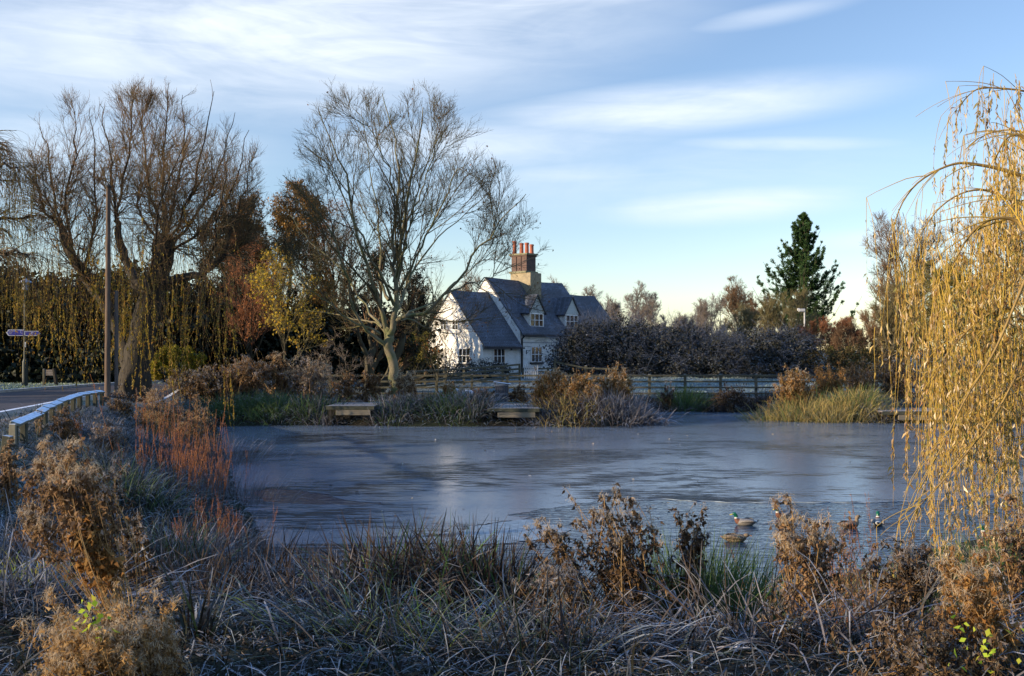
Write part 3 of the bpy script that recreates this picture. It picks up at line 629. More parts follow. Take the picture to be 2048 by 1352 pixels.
rail_fence('long four rail timber fence running level along the far bank before the frosted field', posts, 1.1, (.93, .66, .39, .12))
posts = []
for px, Y, top in ((815, 53.2, 742), (850, 54, 740), (889, 55, 738), (928, 55.8, 735), (970, 56.6, 732.5), (1005, 57.3, 730), (1039, 58, 727)):
    x = (px-1024)*Y/F; posts.append((x, Y, hz(x, Y), CZ+(700-top)*Y/F))
rail_fence('rising four rail timber fence in front of the white cottage walls', posts, 1, (.94, .68, .42, .16), rh=.11)
posts = [((px-1024)*60/F, 60, hz((px-1024)*60/F, 60), CZ+(700-736)*60/F) for px in (1046, 1096, 1110)]
rail_fence('short two rail timber fence between the cottage downpipe and the frosted hedge', posts, 1, (.93, .6))
# post and rail piece beside the hedge foot
posts = [((px-1024)*56/F, 56, hz((px-1024)*56/F, 56), CZ+(700-t)*56/F) for px, t in ((1110, 716), (1172, 731), (1232, 733))]
rail_fence('brown fence piece with one tall post at the foot of the frosted hedge', posts, 1, (.85,))
# picket gate
def make_gate():
    Y = 58.6; x0 = (1048-1024)*Y/F; z0 = hz(x0, Y); g = empty('picket_gate', (x0, Y, z0)); tag(g, 'small pale picket gate beside the end of the rising fence', 'gate')
    pale = solid_mat('pale_picket_paint', (.38, .40, .42), (.5, .52, .54), rough=.7, frost=.5)
    h = Hard()
    for i in range(8): h.box(i*.11, i*.11+.06, 0, .02, .05, .86+.05*math.sin(i*.8))
    h.build('picket', pale, g)
    h = Hard()
    for z in (.2, .68): h.box(-.02, .86, .023, .06, z, z+.07)
    h.beam((0, .04, .22), (.82, .04, .70), .03, .06); h.build('frame', pale, g)
make_gate()
# low timber edging board with rime on top, along the inlet
def make_edging():
    Y = 50.0; xa = (1268-1024)*Y/F; xb = (1560-1024)*Y/F
    h = Hard()
    n = 5
    for i in range(n):
        a = xa+(xb-xa)*i/n; b = xa+(xb-xa)*(i+1)/n-.02; h.box(a, b, Y, Y+.12, .1, .64+.012*math.sin(i*2.3))
    o = h.build('edging_board', solid_mat('edging_timber', (.10, .09, .08), (.16, .15, .13), scale=4, frost=1.0, frost_lo=.5), bevel=.01)
    tag(o, 'low timber edging board with a white frosted top above the inlet', 'edging')
make_edging()
# jetties
def jetty(label, x0, x1, yf, yb, z, beam=True):
    r = empty('jetty', (x0, yf, z)); tag(r, label, 'jetty', 'fishing platforms on the far bank'); w = x1-x0; d = yb-yf
    h = Hard(); n = int(w/.145)
    for i in range(n): h.box(i*w/n, (i+1)*w/n-.012, .0, d, -.04, .001*(i % 3))
    h.build('deck', deckm, r)
    h = Hard(); h.box(0, w, -.042, -.002, -.14, .012); h.build('edge_board', wood_green, r, bevel=.006)
    if beam: h = Hard(); h.box(w*.2, w*.92, -.02, .06, -.36, -.142); h.build('beam', fascia, r, bevel=.008)
    for fx in (.04, .93):
        h = Hard(); h.box(w*fx, w*fx+.12, .08, .2, -z-.4, -.045); h.build('post', darkwood, r)
    h = Hard(); h.box(.02, w-.02, .45, d, -z-.1, -.06); h.build('underdeck_shade', darkwood, r)  # near-black block standing for the shade under the deck
jetty('timber fishing platform left of the tall bare tree, between frosted sedges', -7.35, -5.45, 39.4, 42.2, .78)
jetty('timber fishing platform with litter bin standing behind it', -.98, 1.08, 39.2, 42.6, .70)
jetty('timber fishing platform seen behind the hanging golden willow strands', 15.1, 18.4, 40.6, 43.2, .50)
# bin
def make_bin():
    x0, Y = (989-1024)*45.0/F, 45.0; z0 = hz(-.45, Y)-.02; r = empty('litter_bin', (x0, Y, z0)); tag(r, 'dark slatted litter bin with tilted frosted lid behind the platform', 'litter bin')
    dk = solid_mat('dark_bin_slats', (.022, .024, .035), (.04, .042, .055), scale=6, rough=.5, frost=.7); gr = solid_mat('grey_bin_rim', (.10, .11, .14), (.2, .22, .25), scale=8, rough=.6, frost=.9)
    h = Hard(); h.box(.03, .59, .03, .55, .03, .72); h.build('body', dk, r)
    h = Hard()
    for i in range(7): h.box(.02+i*.083, .08+i*.083, -.002, .028, .0, .74)
    for i in range(6): h.box(.592, .622, .03+i*.088, .09+i*.088, .0, .74)
    h.build('slat', solid_mat('bin_slat_plastic', (.05, .055, .075), (.075, .08, .10), scale=9, rough=.5), r)
    h = Hard(); h.box(-.02, .63, -.02, .58, .742, .79); h.build('rim', gr, r, bevel=.006)
    h = Hard(); h.box(-.01, .63, -.012, .0, .36, .39); h.build('band', gr, r)
    h = Hard(); h.prism([(-.05, -.06, .90), (.74, -.06, .79), (.74, -.06, .825), (-.05, -.06, .935)], (0, .70, 0)); h.build('lid', gr, r, bevel=.008)
    for yy in (.02, .5): h = Hard(); h.box(.0, .04, yy, yy+.04, .79, .9); h.build('bracket', dk, r)
make_bin()
# stones
def boulder(label, px, Y, w, hgt, d, seed, flat=0.0):
    import bmesh
    bm = bmesh.new(); bmesh.ops.create_icosphere(bm, subdivisions=4, radius=1); rr = random.Random(seed)
    ph = [rr.uniform(0, 6) for _ in range(9)]
    for v in bm.verts:
        c = v.co; n = 1+.10*math.sin(c.x*2.3+ph[0])*math.sin(c.y*2.9+ph[1])+.07*math.sin(c.z*4+ph[2]+c.x*3)+.03*math.sin(c.x*9+ph[3])*math.sin(c.z*8+ph[4])
        e = 1-flat
        v.co = Vector((math.copysign(abs(c.x)**e, c.x)*n*w/2, math.copysign(abs(c.y)**e, c.y)*n*d/2, math.copysign(abs(c.z)**e, c.z)*n*hgt/2))
    me = bpy.data.meshes.new('boulder'); bm.to_mesh(me); bm.free(); me.materials.append(MATS.get('grey_stone') or solid_mat('grey_stone', (.12, .13, .16), (.24, .25, .28), scale=5, rough=.9, frost=.6, frost_lo=.5, bump=.5))
    me.polygons.foreach_set('use_smooth', [True]*len(me.polygons)); o = bpy.data.objects.new('boulder', me); COL.objects.link(o)
    x = (px-1024)*Y/F; o.location = (x, Y, hz(x, Y)+hgt*.36); tag(o, label, 'boulder', 'stones before the fence')
boulder('upright square edged grey stone beside the orange seed heads', 908, 46.2, .50, .66, .5, 1, .45)
boulder('round topped grey boulder under the long timber fence post', 942, 46.4, 1.15, .66, .8, 2, .1)
boulder('low flat grey stone in front of the round topped boulder', 948, 45.6, .85, .26, .6, 3, .2)
# knee rail
def make_knee():
    n = 12; kp = spline([ground_at(*q) for q in ((14, 934), (45, 893), (82, 872), (97, 858), (150, 826), (205, 812))], 400); sl = np.r_[0, np.cumsum(np.linalg.norm(np.diff(kp[:, :2], axis=0), axis=1))]; a = kp[0, :2]; root = empty('knee_rail', (a[0], a[1], hz(*a))); tag(root, 'low timber knee rail with a thick white frosted top beside the road', 'fence')
    fr = solid_mat('frosted_rail_top', (.13, .12, .09), (.2, .19, .14), scale=6, rough=.85, frost=1.0, frost_lo=.25, frost_hi=.6)
    pts = []
    for i in range(n+1):
        t = i/n*sl[-1]; q = np.array([np.interp(t, sl, kp[:, 0]), np.interp(t, sl, kp[:, 1])]); z = hz(*q); pts.append((q[0]-a[0], q[1]-a[1], z-root.location.z))
    rr = random.Random(4)
    for i, p in enumerate(pts):
        h = Hard(); lx = rr.uniform(-.03, .03); top = .46; dx = -.12 if i == 0 else lx
        if i == 0: h.beam((p[0]-.1, p[1], p[2]-.3), (p[0]+.02, p[1], p[2]+.5), .13, .13)
        else: h.beam((p[0], p[1], p[2]-.3), (p[0]+lx, p[1], p[2]+top-.03), .11, .11)
        h.build('post', wood_green, root, bevel=.01)
    for i in range(1, n):
        p, q = pts[i], pts[i+1]; h = Hard(); w = .17; A = Vector((p[0], p[1], p[2]+.47)); Bv = Vector((q[0], q[1], q[2]+.47)); sag = rr.uniform(-.02, .03); A.z += sag
        h.beam(A, Bv-(Bv-A)*.01, w, .06, up=(.35, .1, 1)); h.build('rail', fr, root, bevel=.012)
    p = pts[1]; h = Hard(); h.beam((p[0]-.01, p[1]-.06, p[2]+.1), (p[0]-.01, p[1]-.06, p[2]+.46), .12, .04, up=(0, 1, 0)); h.build('end_board', fr, root, bevel=.01)
make_knee()
# tall pole
def make_pole():
    Y = 34.6; x = (215-1024)*Y/F; z = hz(x, Y); r = empty('utility_pole', (x, Y, z)); tag(r, 'tall bare brown timber pole rising through the weeping willow', 'pole')
    g = Geo(); zz = np.linspace(-.4, 7.5, 14); P = np.stack([zz*.004, zz*0, zz], -1); tubes(g, P, np.linspace(.105, .075, 14), 12); 
    g.build('pole', solid_mat('brown_pole_wood', (.06, .04, .03), (.13, .09, .065), scale=5, rough=.85, stretch=(4, 4, .4), bump=.4), r)
    h = Hard(); h.lathe((.03, 0, 7.47), [(.10, 0), (.10, .05), (.03, .12)], 12); h.build('cap', darkwood, r)
    g = Geo(); zz = np.linspace(-.3, 3.9, 10); P = np.stack([.27+zz*.0, .1+zz*0, zz], -1); tubes(g, P, np.full(10, .07), 8); g.build('stay_post', solid_mat('dark_stay_wood', (.06, .045, .04), (.1, .08, .07), scale=5, stretch=(4, 4, .4)), r)
make_pole()
def make_lamp():
    p = ground_at(50, 772); r = empty('lamp_post', p); tag(r, 'dark slim lamp post carrying two blue finger signs beside the road', 'lamp post')
    dk = solid_mat('dark_green_paint', (.015, .022, .02), (.03, .04, .036), scale=5, rough=.5); u = p[1]/F
    h = Hard(); h.lathe((0, 0, -.2), [(.13, 0), (.12, .3), (.115, 1.3), (.075, 1.42), (.06, 1.46), (.048, 4.6)], 14); h.build('post', dk, r, smooth=False)
    h = Hard(); h.lathe((.03, 0, 4.38), [(.06, 0), (.12, .05), (.13, .32), (.3, .36), (.24, .42), (.08, .50), (.02, .58)], 14); h.build('lantern', solid_mat('grey_lantern', (.30, .33, .38), (.4, .43, .48), rough=.5), r)
    blue = solid_mat('blue_sign_face', (.004, .008, .16), (.006, .012, .20), rough=.45); white = solid_mat('white_sign_border', (.42, .46, .52), rough=.5)
    zc = (772-665.7)*u
    def finger(x0, x1, z0, z1, sgn, marks):
        zm = (z0+z1)/2; tip = (z1-z0)*.38; t = .03
        def outl(e): # e shrinks the outline
            if sgn < 0: return [(x1-e, z0+e), (x1-e, z1-e), (x0+tip+e*.3, z1-e), (x0+e*1.5, zm), (x0+tip+e*.3, z0+e)]
            return [(x0+e, z0+e), (x1-tip-e*.3, z0+e), (x1-e*1.5, zm), (x1-tip-e*.3, z1-e), (x0+e, z1-e)]
        h = Hard(); h.prism([(x, -.06, z) for x, z in outl(0)], (0, -.02, 0)); s = h.build('finger_sign', white, r)
        h = Hard(); h.prism([(x, -.083, z) for x, z in outl(.022)], (0, -.004, 0)); h.build('face', blue, s)
        h = Hard()
        for (a, b, zz, hh) in marks: h.box(x0+a, x0+b, -.092, -.088, zz, zz+hh)
        if sgn < 0:
            h.beam((x0+.055, -.09, zm), (x0+.115, -.09, z1-.035), .004, .014, up=(0, 0, 1)); h.beam((x0+.055, -.09, zm), (x0+.115, -.09, z0+.035), .004, .014, up=(0, 0, 1))
        h.build('lettering', white, s)
    rr = random.Random(3); marks = []; zt = zc+.10
    def row(x, z, words, hh=.022):
        for wd in words:
            for k in range(wd):
                marks.append((x, x+.011, z, hh*(1 if rr.random() < .25 or k == 0 else .65))); x += .018
            x += .02
        return x
    row(.13, zt-.035, (6, 4, 8)); row(.13, zt-.092, (8,)); row(.13, zt-.15, (3, 3))
    marks += [(.66, .79, zt-.005, .008), (.66, .79, zt-.115, .008), (.66, .668, zt-.115, .11)]
    finger(-36*u, -.0, zc-.135, zc+.145, -1, marks)
    marks2 = [(.30, .42, zc+.01, .015), (.30, .36, zc-.05, .015)]
    finger(.02, 32*u, zc-.135, zc+.085, 1, marks2)
    h = Hard(); h.box(.02, .07, -.07, -.05, (772-694)*u, (772-684)*u); h.build('number_plate', white, r)
make_lamp()
def make_board():
    p = ground_at(88, 771); r = empty('timber_board', p); tag(r, 'small blank timber notice board on two posts, the right one leaning', 'notice board'); u = p[1]/F
    h = Hard(); h.box(-.05, .05, -.05, .05, -.2, 33*u); h.build('post', wood, r, bevel=.01)
    h = Hard(); h.beam((26.5*u, 0, -.2), (19.5*u, 0, 34*u), .16, .10); h.build('post', darkwood, r, bevel=.01)
    h = Hard()
    for k in range(3): h.box(.052, 18.8*u, -.03, .02, (20+4*k)*u, (23.7+4*k)*u)
    h.build('board', solid_mat('grey_board_wood', (.10, .09, .085), (.17, .15, .14), scale=5, stretch=(.4, 1, 3)), r)
make_board()
def make_mast():
    Y = 72; x = (1609-1024)*Y/F; z = hz(x, Y); r = empty('lamp_post', (x, Y, z)); tag(r, 'small grey flood lamp on a thin mast above the reddish bushes', 'lamp post'); u = Y/F
    gm = solid_mat('galvanised_steel', (.35, .36, .38), (.45, .46, .48), rough=.5); top = CZ+(700-622)*u-z
    h = Hard(); h.lathe((0, 0, -.2), [(.06, 0), (.05, top+.1), (.045, top+.2)], 10); h.build('mast', gm, r)
    h = Hard(); h.box(-.42, .02, -.14, .14, top-.04, top+.16); h.box(-.5, -.38, -.1, .1, top+.02, top+.2); h.build('lamp_head', gm, r, bevel=.02)
make_mast()
# ducks
def duck(label, px, py, heading, drake=True, low=0.0, sc=.8):
    x, y = W(px, py); r = empty('mallard_duck', (x, y, .012), heading); r.scale = (sc,)*3; tag(r, label, 'duck', 'mallards on the open water')
    if 'duck_green' not in MATS:
        solid_mat('duck_green', (.0, .05, .03), (.01, .11, .06), scale=20, rough=.3); solid_mat('duck_white', (.4, .4, .38), rough=.7); solid_mat('duck_breast', (.09, .035, .02), (.13, .05, .03), scale=30, rough=.7)
        solid_mat('duck_grey', (.12, .11, .10), (.24, .22, .20), scale=60, rough=.7); solid_mat('duck_black', (.012, .012, .014), rough=.6); solid_mat('duck_bill', (.45, .36, .03), (.5, .4, .05), rough=.45)
        solid_mat('duck_mottle', (.04, .03, .02), (.24, .18, .12), scale=38, rough=.8, lo=.42, hi=.58); solid_mat('duck_tan', (.11, .08, .05), (.20, .15, .10), scale=40, rough=.8); solid_mat('duck_orange_bill', (.4, .18, .04), (.25, .12, .05), scale=20, rough=.5)
    path = [(-.31,.085,.008,.005), (-.27,.075,.035,.018), (-.21,.06,.07,.045), (-.12,.045,.10,.075), (-.02,.04,.115,.085), (.07,.045,.11,.085), (.135,.06,.085,.075), (.165,.095,.058,.055), (.172,.13,.042,.042), (.172,.155,.038,.038), (.176,.18,.040,.040), (.192,.21,.043,.044), (.218,.225,.040,.040), (.245,.220,.026,.026), (.262,.212,.012,.012)]
    path = [(a, z if i < 7 else z-low*(z-.08), ry, rz) for i, (a, z, ry, rz) in enumerate(path)]
    pts = np.array([(a, z) for a, z, _, _ in path]); T = np.gradient(pts, axis=0); T /= np.linalg.norm(T, axis=1)[:, None]
    S = 14; V = []; 
    for (a, z, ry, rz), t in zip(path, T):
        for k in range(S):
            an = 2*math.pi*k/S; V.append((a-t[1]*rz*math.sin(an), ry*math.cos(an), z+t[0]*rz*math.sin(an)))
    fs = []; mi = []
    mats = ['duck_green', 'duck_white', 'duck_breast', 'duck_grey', 'duck_black', 'duck_mottle', 'duck_tan']
    dr = [4, 4, 3, 3, 3, 3, 2, 2, 1, 0, 0, 0, 0, 0]; fe = [5, 5, 5, 5, 5, 5, 5, 6, 6, 6, 6, 6, 6, 6]
    if drake: dr[1] = 1
    for j in range(len(path)-1):
        for k in range(S): fs.append((j*S+k, j*S+(k+1) % S, (j+1)*S+(k+1) % S, (j+1)*S+k)); mi.append((dr if drake else fe)[j])
    h = Hard(); h.v = V; h.f = fs+[tuple(range(S)), tuple((len(path)-1)*S+k for k in range(S))]; h.m = mi+[4 if drake else 5, 0 if drake else 6]
    o = h.build('body', [MATS[q] for q in mats], r, smooth=True); s = o.modifiers.new('s', 'SUBSURF'); s.levels = 1; s.render_levels = 2
    dz = -low*.13
    h = Hard(); k = [(.252, -.017, .222+dz), (.252, .017, .222+dz), (.31, .013, .205+dz), (.31, -.013, .205+dz)]; h.prism(k, (0, 0, -.016)); h.build('bill', MATS['duck_bill' if drake else 'duck_orange_bill'], r, bevel=.004)
    for sg in (-1, 1):
        g = Hard(); rows = [(-.24, .085, .02), (-.16, .105, .05), (-.04, .105, .062), (.06, .09, .045), (.11, .075, .01)]
        Vw = []
        for (a, z, hh) in rows:
            for q in (-1, -.4, .4, 1): Vw.append((a, sg*(.075+.05*(1-abs(q)**2)+.028*(1-((a+.05)/.2)**2)), z-.018+q*hh*.75))
        n = len(rows); ff = [(i*4+j, i*4+j+1, i*4+j+5, i*4+j+4) for i in range(n-1) for j in range(3)]
        g.v = Vw; g.f = ff; g.m = [0]*len(ff); w_ = g.build('wing', MATS['duck_grey' if drake else 'duck_mottle'], r, smooth=True); so = w_.modifiers.new('t', 'SOLIDIFY'); so.thickness = .012
        h = Hard(); h.lathe((0, 0, 0), [(.004, -.003), (.005, 0), (.003, .003)], 8); e = h.build('eye', MATS['duck_black'], r); e.location = (.225, sg*.039, .232+dz)
R_ = math.radians
duck('green headed mallard drake swimming left, in clear view right of the dry stems', 1489, 1050, R_(172))
duck('brown mottled female mallard with her head tucked low, nearest of the ducks', 1472, 1083, R_(-8), False, .75)
duck('mallard drake facing the bank, half hidden by pale fluffy seed heads', 1566, 1036, R_(212))
duck('mallard drake with white flanks swimming away beside a tall red stem', 1756, 1050, R_(70))
duck('dark brown mallard behind the red stems right of the fluffy seed heads', 1700, 1056, R_(20), False)
duck('mallard mostly hidden under the willow strands near the green reeds', 1982, 1076, R_(190))
# ---------------------------------------------------------------- trees
def ell(c, r):
    c = np.array(c); r = np.array(r); return lambda p: (((p-c)/r)**2).sum(-1) < 1
bark_syc = solid_mat('sycamore_bark', (.17, .145, .095), (.10, .11, .045), scale=1.6, rough=.85, bump=.3, lo=.4, hi=.62)
bark_wil = solid_mat('willow_bark', (.02, .017, .014), (.05, .042, .032), scale=5, rough=.9, stretch=(3, 3, .6), bump=1.0)
bark_dk = solid_mat('dark_bark', (.045, .038, .028), (.08, .075, .045), scale=3, rough=.9, bump=.5)
def twig_mat(name, cols, rough=.8): return veg_mat(name, cols, transl=0, rough=rough)
tw_syc = twig_mat('sycamore_twigs', [(.085, .065, .045), (.07, .07, .03), (.12, .095, .07)])
tw_wil = twig_mat('willow_twigs', [(.11, .075, .04), (.17, .10, .05), (.08, .06, .04), (.15, .12, .05)])
tw_grey = twig_mat('grey_twigs', [(.17, .14, .12), (.22, .19, .17), (.13, .10, .08)])
tw_brown = twig_mat('brown_twigs', [(.13, .08, .05), (.19, .12, .07), (.09, .06, .04)])
tw_red = twig_mat('red_twigs', [(.20, .09, .05), (.26, .13, .07), (.14, .07, .05)])
tw_olive = twig_mat('olive_twigs', [(.18, .15, .06), (.13, .12, .06), (.20, .15, .09)])
tw_dark = twig_mat('dark_twigs', [(.03, .025, .018), (.055, .045, .03), (.04, .035, .025)])
def PX(pts, Y, dz=0):
    """pixel trace (px, py[, depth offset]) at distance Y"""
    return [P3(q[0], q[1], Y+(q[2] if len(q) > 2 else 0)) for q in pts]
def tree_root(name, label, cat, p, group=None): r = empty(name, p); tag(r, label, cat, group); return r
def put(g, name, mat, root):
    o = g.build(name, mat); o.parent = root; o.matrix_parent_inverse.identity(); o.location = (-root.location[0], -root.location[1], -root.location[2]); return o

def sycamore():
    Y = 46; rng = np.random.default_rng(11); x = (795-1024)*Y/F; root = tree_root('sycamore_tree', 'tall bare spreading tree with pale mossy forked trunk standing before the cottage', 'tree', (x, Y, hz(x, Y)))
    T = [([(796,812),(791,770),(785,725),(780,690),(778,672),(779,655)], .25, .19, 14),
         ([(778,672),(788,640),(792,610),(790,562),(797,529),(804,463),(816,397),(827,326),(838,270),(846,215)], .24, .03, 8),
         ([(790,565),(786,520,.3),(787,463,.6),(799,373,.9),(787,278,1.2),(764,186,1.4)], .17, .02, 8),
         ([(776,680),(768,640),(757,610,-.4),(742,548,-.9),(709,453,-1.5),(695,363,-1.9),(664,290,-2.2),(638,222,-2.4)], .20, .02, 8),
         ([(778,600,.2),(760,560,.8),(761,500,1.4),(755,425,2),(742,340,2.5),(722,222,3)], .13, .018, 6),
         ([(775,697),(755,678,-.3),(728,657,-.8),(706,605,-1.3),(690,548,-1.8),(662,463,-2.5),(620,405,-3),(565,350,-3.4)], .16, .018, 8),
         ([(773,672),(750,645,.6),(724,638,1.2),(662,628,2.2),(610,620,2.8),(566,636,3.2)], .10, .015, 6),
         ([(782,648),(812,632,-.3),(845,626,-.7),(899,579,-1.4),(936,524,-1.9),(970,477,-2.3),(1017,425,-2.6),(1052,388,-2.9)], .17, .018, 8),
         ([(890,588,-1.2),(930,572,-1.0),(975,556,-.8),(1022,534,-.5),(1086,507,-.2)], .08, .012, 6),
         ([(791,622),(806,595,.8),(823,548,1.6),(861,491,2.4),(913,444,3.1),(993,366,3.8)], .13, .016, 6),
         ([(797,540),(808,500,-.6),(823,444,-1.2),(842,349,-2),(882,272,-2.6)], .12, .016, 6),
         ([(784,650),(815,640,1.2),(851,652,2.2),(899,668,3),(950,676,3.6)], .08, .012, 6),
         ([(788,610),(765,560,-1.5),(735,500,-2.8),(700,420,-3.6),(655,330,-4.2),(600,285,-4.6)], .12, .015, 6),
         ([(793,585),(830,520,-1.6),(870,440,-2.8),(905,360,-3.6),(930,330,-4)], .11, .015, 6),
         ([(765,655),(720,600,2.2),(680,540,3.2),(620,480,4),(580,430,4.4)], .10, .015, 6),
         ([(799,530),(800,440,-1),(780,350,-1.6),(745,270,-2),(700,205,-2.3)], .10, .014, 6),
         ([(803,470),(835,400,1.4),(860,320,2.2),(880,230,2.6)], .09, .013, 6),
         ([(812,632,-.3),(870,600,1.5),(940,540,2.6),(1000,490,3.3)], .09, .013, 6),
         ([(760,668,-.3),(700,640,-1.4),(655,600,-2.2),(600,560,-2.8),(570,520,-3)], .08, .012, 6)]
    g = Geo(); PP = []; RR = []
    for i, (tr, r0, r1, S) in enumerate(T):
        k_ = 1 if i == 0 else .74; P = spline(PX(tr, Y), 16, rng, .05); R = k_*(r0+(r1-r0)*np.linspace(0, 1, 16)**.7)
        if i == 0: R[:3] *= np.array([1.35, 1.15, 1.05])
        tubes(g, P, R, S)
        if i: PP.append(P); RR.append(R)
    put(g, 'trunk', bark_syc, root)
    PP = np.array(PP); RR = np.array(RR); c = P3(808, 425, Y)
    e1 = ell(c, (5.9, 5.6, 6.2)); e2 = ell(P3(825, 545, Y), (6.6, 5.5, 3.4)); env = lambda p: e1(p) | e2(p)
    g = Geo()
    P0, R0 = grow(PP, RR, 3, (.25, .85), (3.0, 6.0), (.3, .75), .35, .2, 16, rng, rk=.6, rmin=.02, env=env, lfall=.35); tubes(g, P0, R0, 5)
    PP = np.concatenate([PP, P0]); RR = np.concatenate([RR, R0])
    P1, R1 = grow(PP, RR, 9, (.18, .99), (1.2, 2.8), (.35, .85), .35, .28, 8, rng, rk=.5, rmin=.011, env=env)
    P2, R2 = grow(P1, R1, 6, (.2, 1.0), (.6, 1.5), (.3, .75), .3, .16, 5, rng, rk=.6, rmin=.007, env=env)
    P3_, R3 = grow(P2, R2, 4, (.25, 1.0), (.25, .7), (.35, .8), .25, .16, 3, rng, rk=.7, rmin=.0055)
    tubes(g, P1, R1, 4); tubes(g, P2, R2, 3); tubes(g, P3_, R3, 3)
    put(g, 'crown', tw_syc, root)
    # last shrivelled leaves and seed keys
    g = Geo(); k = rng.choice(len(P3_), 1500); low = P3_[k, -1][:, 2] < 9.5; k = k[low | (rng.random(len(k)) < .15)]
    leaves(g, P3_[k, -1], rng.normal(size=(len(k), 3))*.4+[0, 0, -1], rng.uniform(.06, .15, len(k)), rng.uniform(.04, .09, len(k)), rng, bend=.6)
    put(g, 'foliage', veg_mat('dead_sycamore_leaves', [(.10, .045, .02), (.18, .08, .03), (.07, .04, .03)]), root)
sycamore()

def bare_tree(label, px, Y, top, w, mat, seed, name='bare_tree', cat='tree', trunk_r=.2, limbs=9, d=(9, 6, 4), stem_to=.66, base_py=None, leaf=None, nleaf=0, lsize=(.05, .12), group=None, up=.5, multi=1, rmin=.012, fork=.15, bark=bark_dk, depth=None, lean=0.0, ang=(.3, .8), thick=1.0, skirt=.35):
    """top: pixel row of the crown's top; w: crown width in pixels"""
    rng = np.random.default_rng(seed); x = (px-1024)*Y/F; z0 = hz(x, Y); zt = CZ+(700-top)*Y/F; H = zt-z0; rw = w*Y/F/2
    root = tree_root(name, label, cat, (x, Y, z0), group); g = Geo(); PP = []; RR = []
    for m in range(multi):
        a = rng.uniform(0, 6.28); off = np.array([math.cos(a), math.sin(a), 0])*rw*(rng.uniform(.15, .95) if multi > 1 else .1)
        b = np.array([x, Y, z0-.2])+off*.15; t = np.array([x+lean, Y, z0+H*stem_to])+off
        P = spline([b, b+(t-b)*.33+rng.normal(size=3)*.03*H*[1, 1, .2], b+(t-b)*.66+rng.normal(size=3)*.04*H*[1, 1, .2], t], 12, rng, .01*H); R = trunk_r*(1-.9*np.linspace(0, 1, 12)); R = R/math.sqrt(multi)*1.1
        PP.append(P); RR.append(R); tubes(g, P, R, 8)
    PP = np.array(PP); RR = np.array(RR)
    cz = z0+H*(skirt+(1-skirt)/2); env = ell((x+lean, Y, cz), (rw, (depth or rw), H*(1-skirt)/2*1.04))
    e2 = ell((x+lean, Y, cz-H*.12), (rw*1.02, (depth or rw), H*(1-skirt)/2)); ev = lambda p: env(p) | e2(p)
    P0, R0 = grow(PP, RR, max(2, limbs//multi), (fork, .97), (H*.35, H*.62), ang, up, .25, 9, rng, rk=.6, rmin=rmin*2.5, env=ev, lfall=.25)
    tubes(g, P0, R0, 5); put(g, 'trunk', bark, root)
    g = Geo(); P1, R1 = grow(P0, R0, d[0]+1, (.2, 1), (H*.12, H*.30), (.3, .8), up, .3, 6, rng, rk=.55, rmin=rmin*1.3, env=ev)
    P2, R2 = grow(P1, R1, d[1], (.2, 1), (H*.05, H*.13), (.3, .9), up*.8, .3, 4, rng, rk=.6, rmin=rmin*.8*thick, env=ev)
    P3_, R3 = grow(P2, R2, d[2], (.2, 1), (H*.025, H*.06), (.35, .9), up*.6, .3, 3, rng, rk=.7, rmin=rmin*.6*thick)
    tubes(g, P1, R1, 3); tubes(g, P2, R2, 3); tubes(g, P3_, R3, 3); put(g, 'crown', mat, root)
    if leaf is not None:
        g = Geo(); k = rng.integers(0, len(P3_), nleaf); q = P3_[k, rng.integers(1, 3, nleaf)]+rng.normal(size=(nleaf, 3))*.04
        leaves(g, q, rng.normal(size=(nleaf, 3))*.7+[0, 0, -.5], rng.uniform(*lsize, nleaf), rng.uniform(*lsize, nleaf)*.7, rng, bend=.4); put(g, 'foliage', leaf, root)
    return root
gold = veg_mat('golden_brown_leaves', [(.28, .13, .03), (.20, .09, .02), (.34, .19, .05), (.12, .06, .02)])
yellow = veg_mat('yellow_leaves', [(.50, .34, .03), (.42, .30, .04), (.30, .26, .05), (.48, .25, .03)], transl=.45)
rust = veg_mat('rust_leaves', [(.22, .08, .03), (.30, .12, .04), (.14, .05, .03)])
olive = veg_mat('olive_leaves', [(.14, .13, .03), (.22, .18, .04), (.09, .09, .03)])
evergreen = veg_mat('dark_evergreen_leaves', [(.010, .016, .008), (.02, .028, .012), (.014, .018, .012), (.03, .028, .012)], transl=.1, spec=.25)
# left side, behind the willow and the tall bare tree
bare_tree('golden brown tree behind the weeping willow, widest of the autumn trees', 560, 60, 372, 250, tw_olive, 21, d=(11, 8, 5), limbs=16, trunk_r=.3, leaf=gold, nleaf=24000, lsize=(.07, .17), up=.6, fork=.1, skirt=.12)
bare_tree('brown tree with a few rusty leaves rising behind the tall bare tree', 660, 63, 400, 260, tw_brown, 22, d=(10, 7, 5), limbs=14, trunk_r=.28, leaf=rust, nleaf=5000, lsize=(.06, .14), fork=.1, skirt=.15)
bare_tree('slender young tree dotted with bright yellow leaves beside the dark thicket', 572, 49.5, 495, 190, tw_olive, 23, d=(8, 6, 4), limbs=14, trunk_r=.08, leaf=yellow, nleaf=1900, lsize=(.09, .17), rmin=.008, up=.35, skirt=.22, name='young_tree')
bare_tree('purplish twiggy tree left of the slender yellow leaved tree', 500, 55, 470, 170, tw_red, 24, d=(9, 7, 5), limbs=12, trunk_r=.12, leaf=rust, nleaf=3500, lsize=(.06, .12), rmin=.009, skirt=.15)
bare_tree('dark ivy clad tree with thick trunk close behind the tall bare tree', 742, 51, 470, 210, tw_brown, 25, d=(8, 6, 4), limbs=12, trunk_r=.42, leaf=evergreen, nleaf=9000, lsize=(.07, .14), skirt=.15, multi=2)
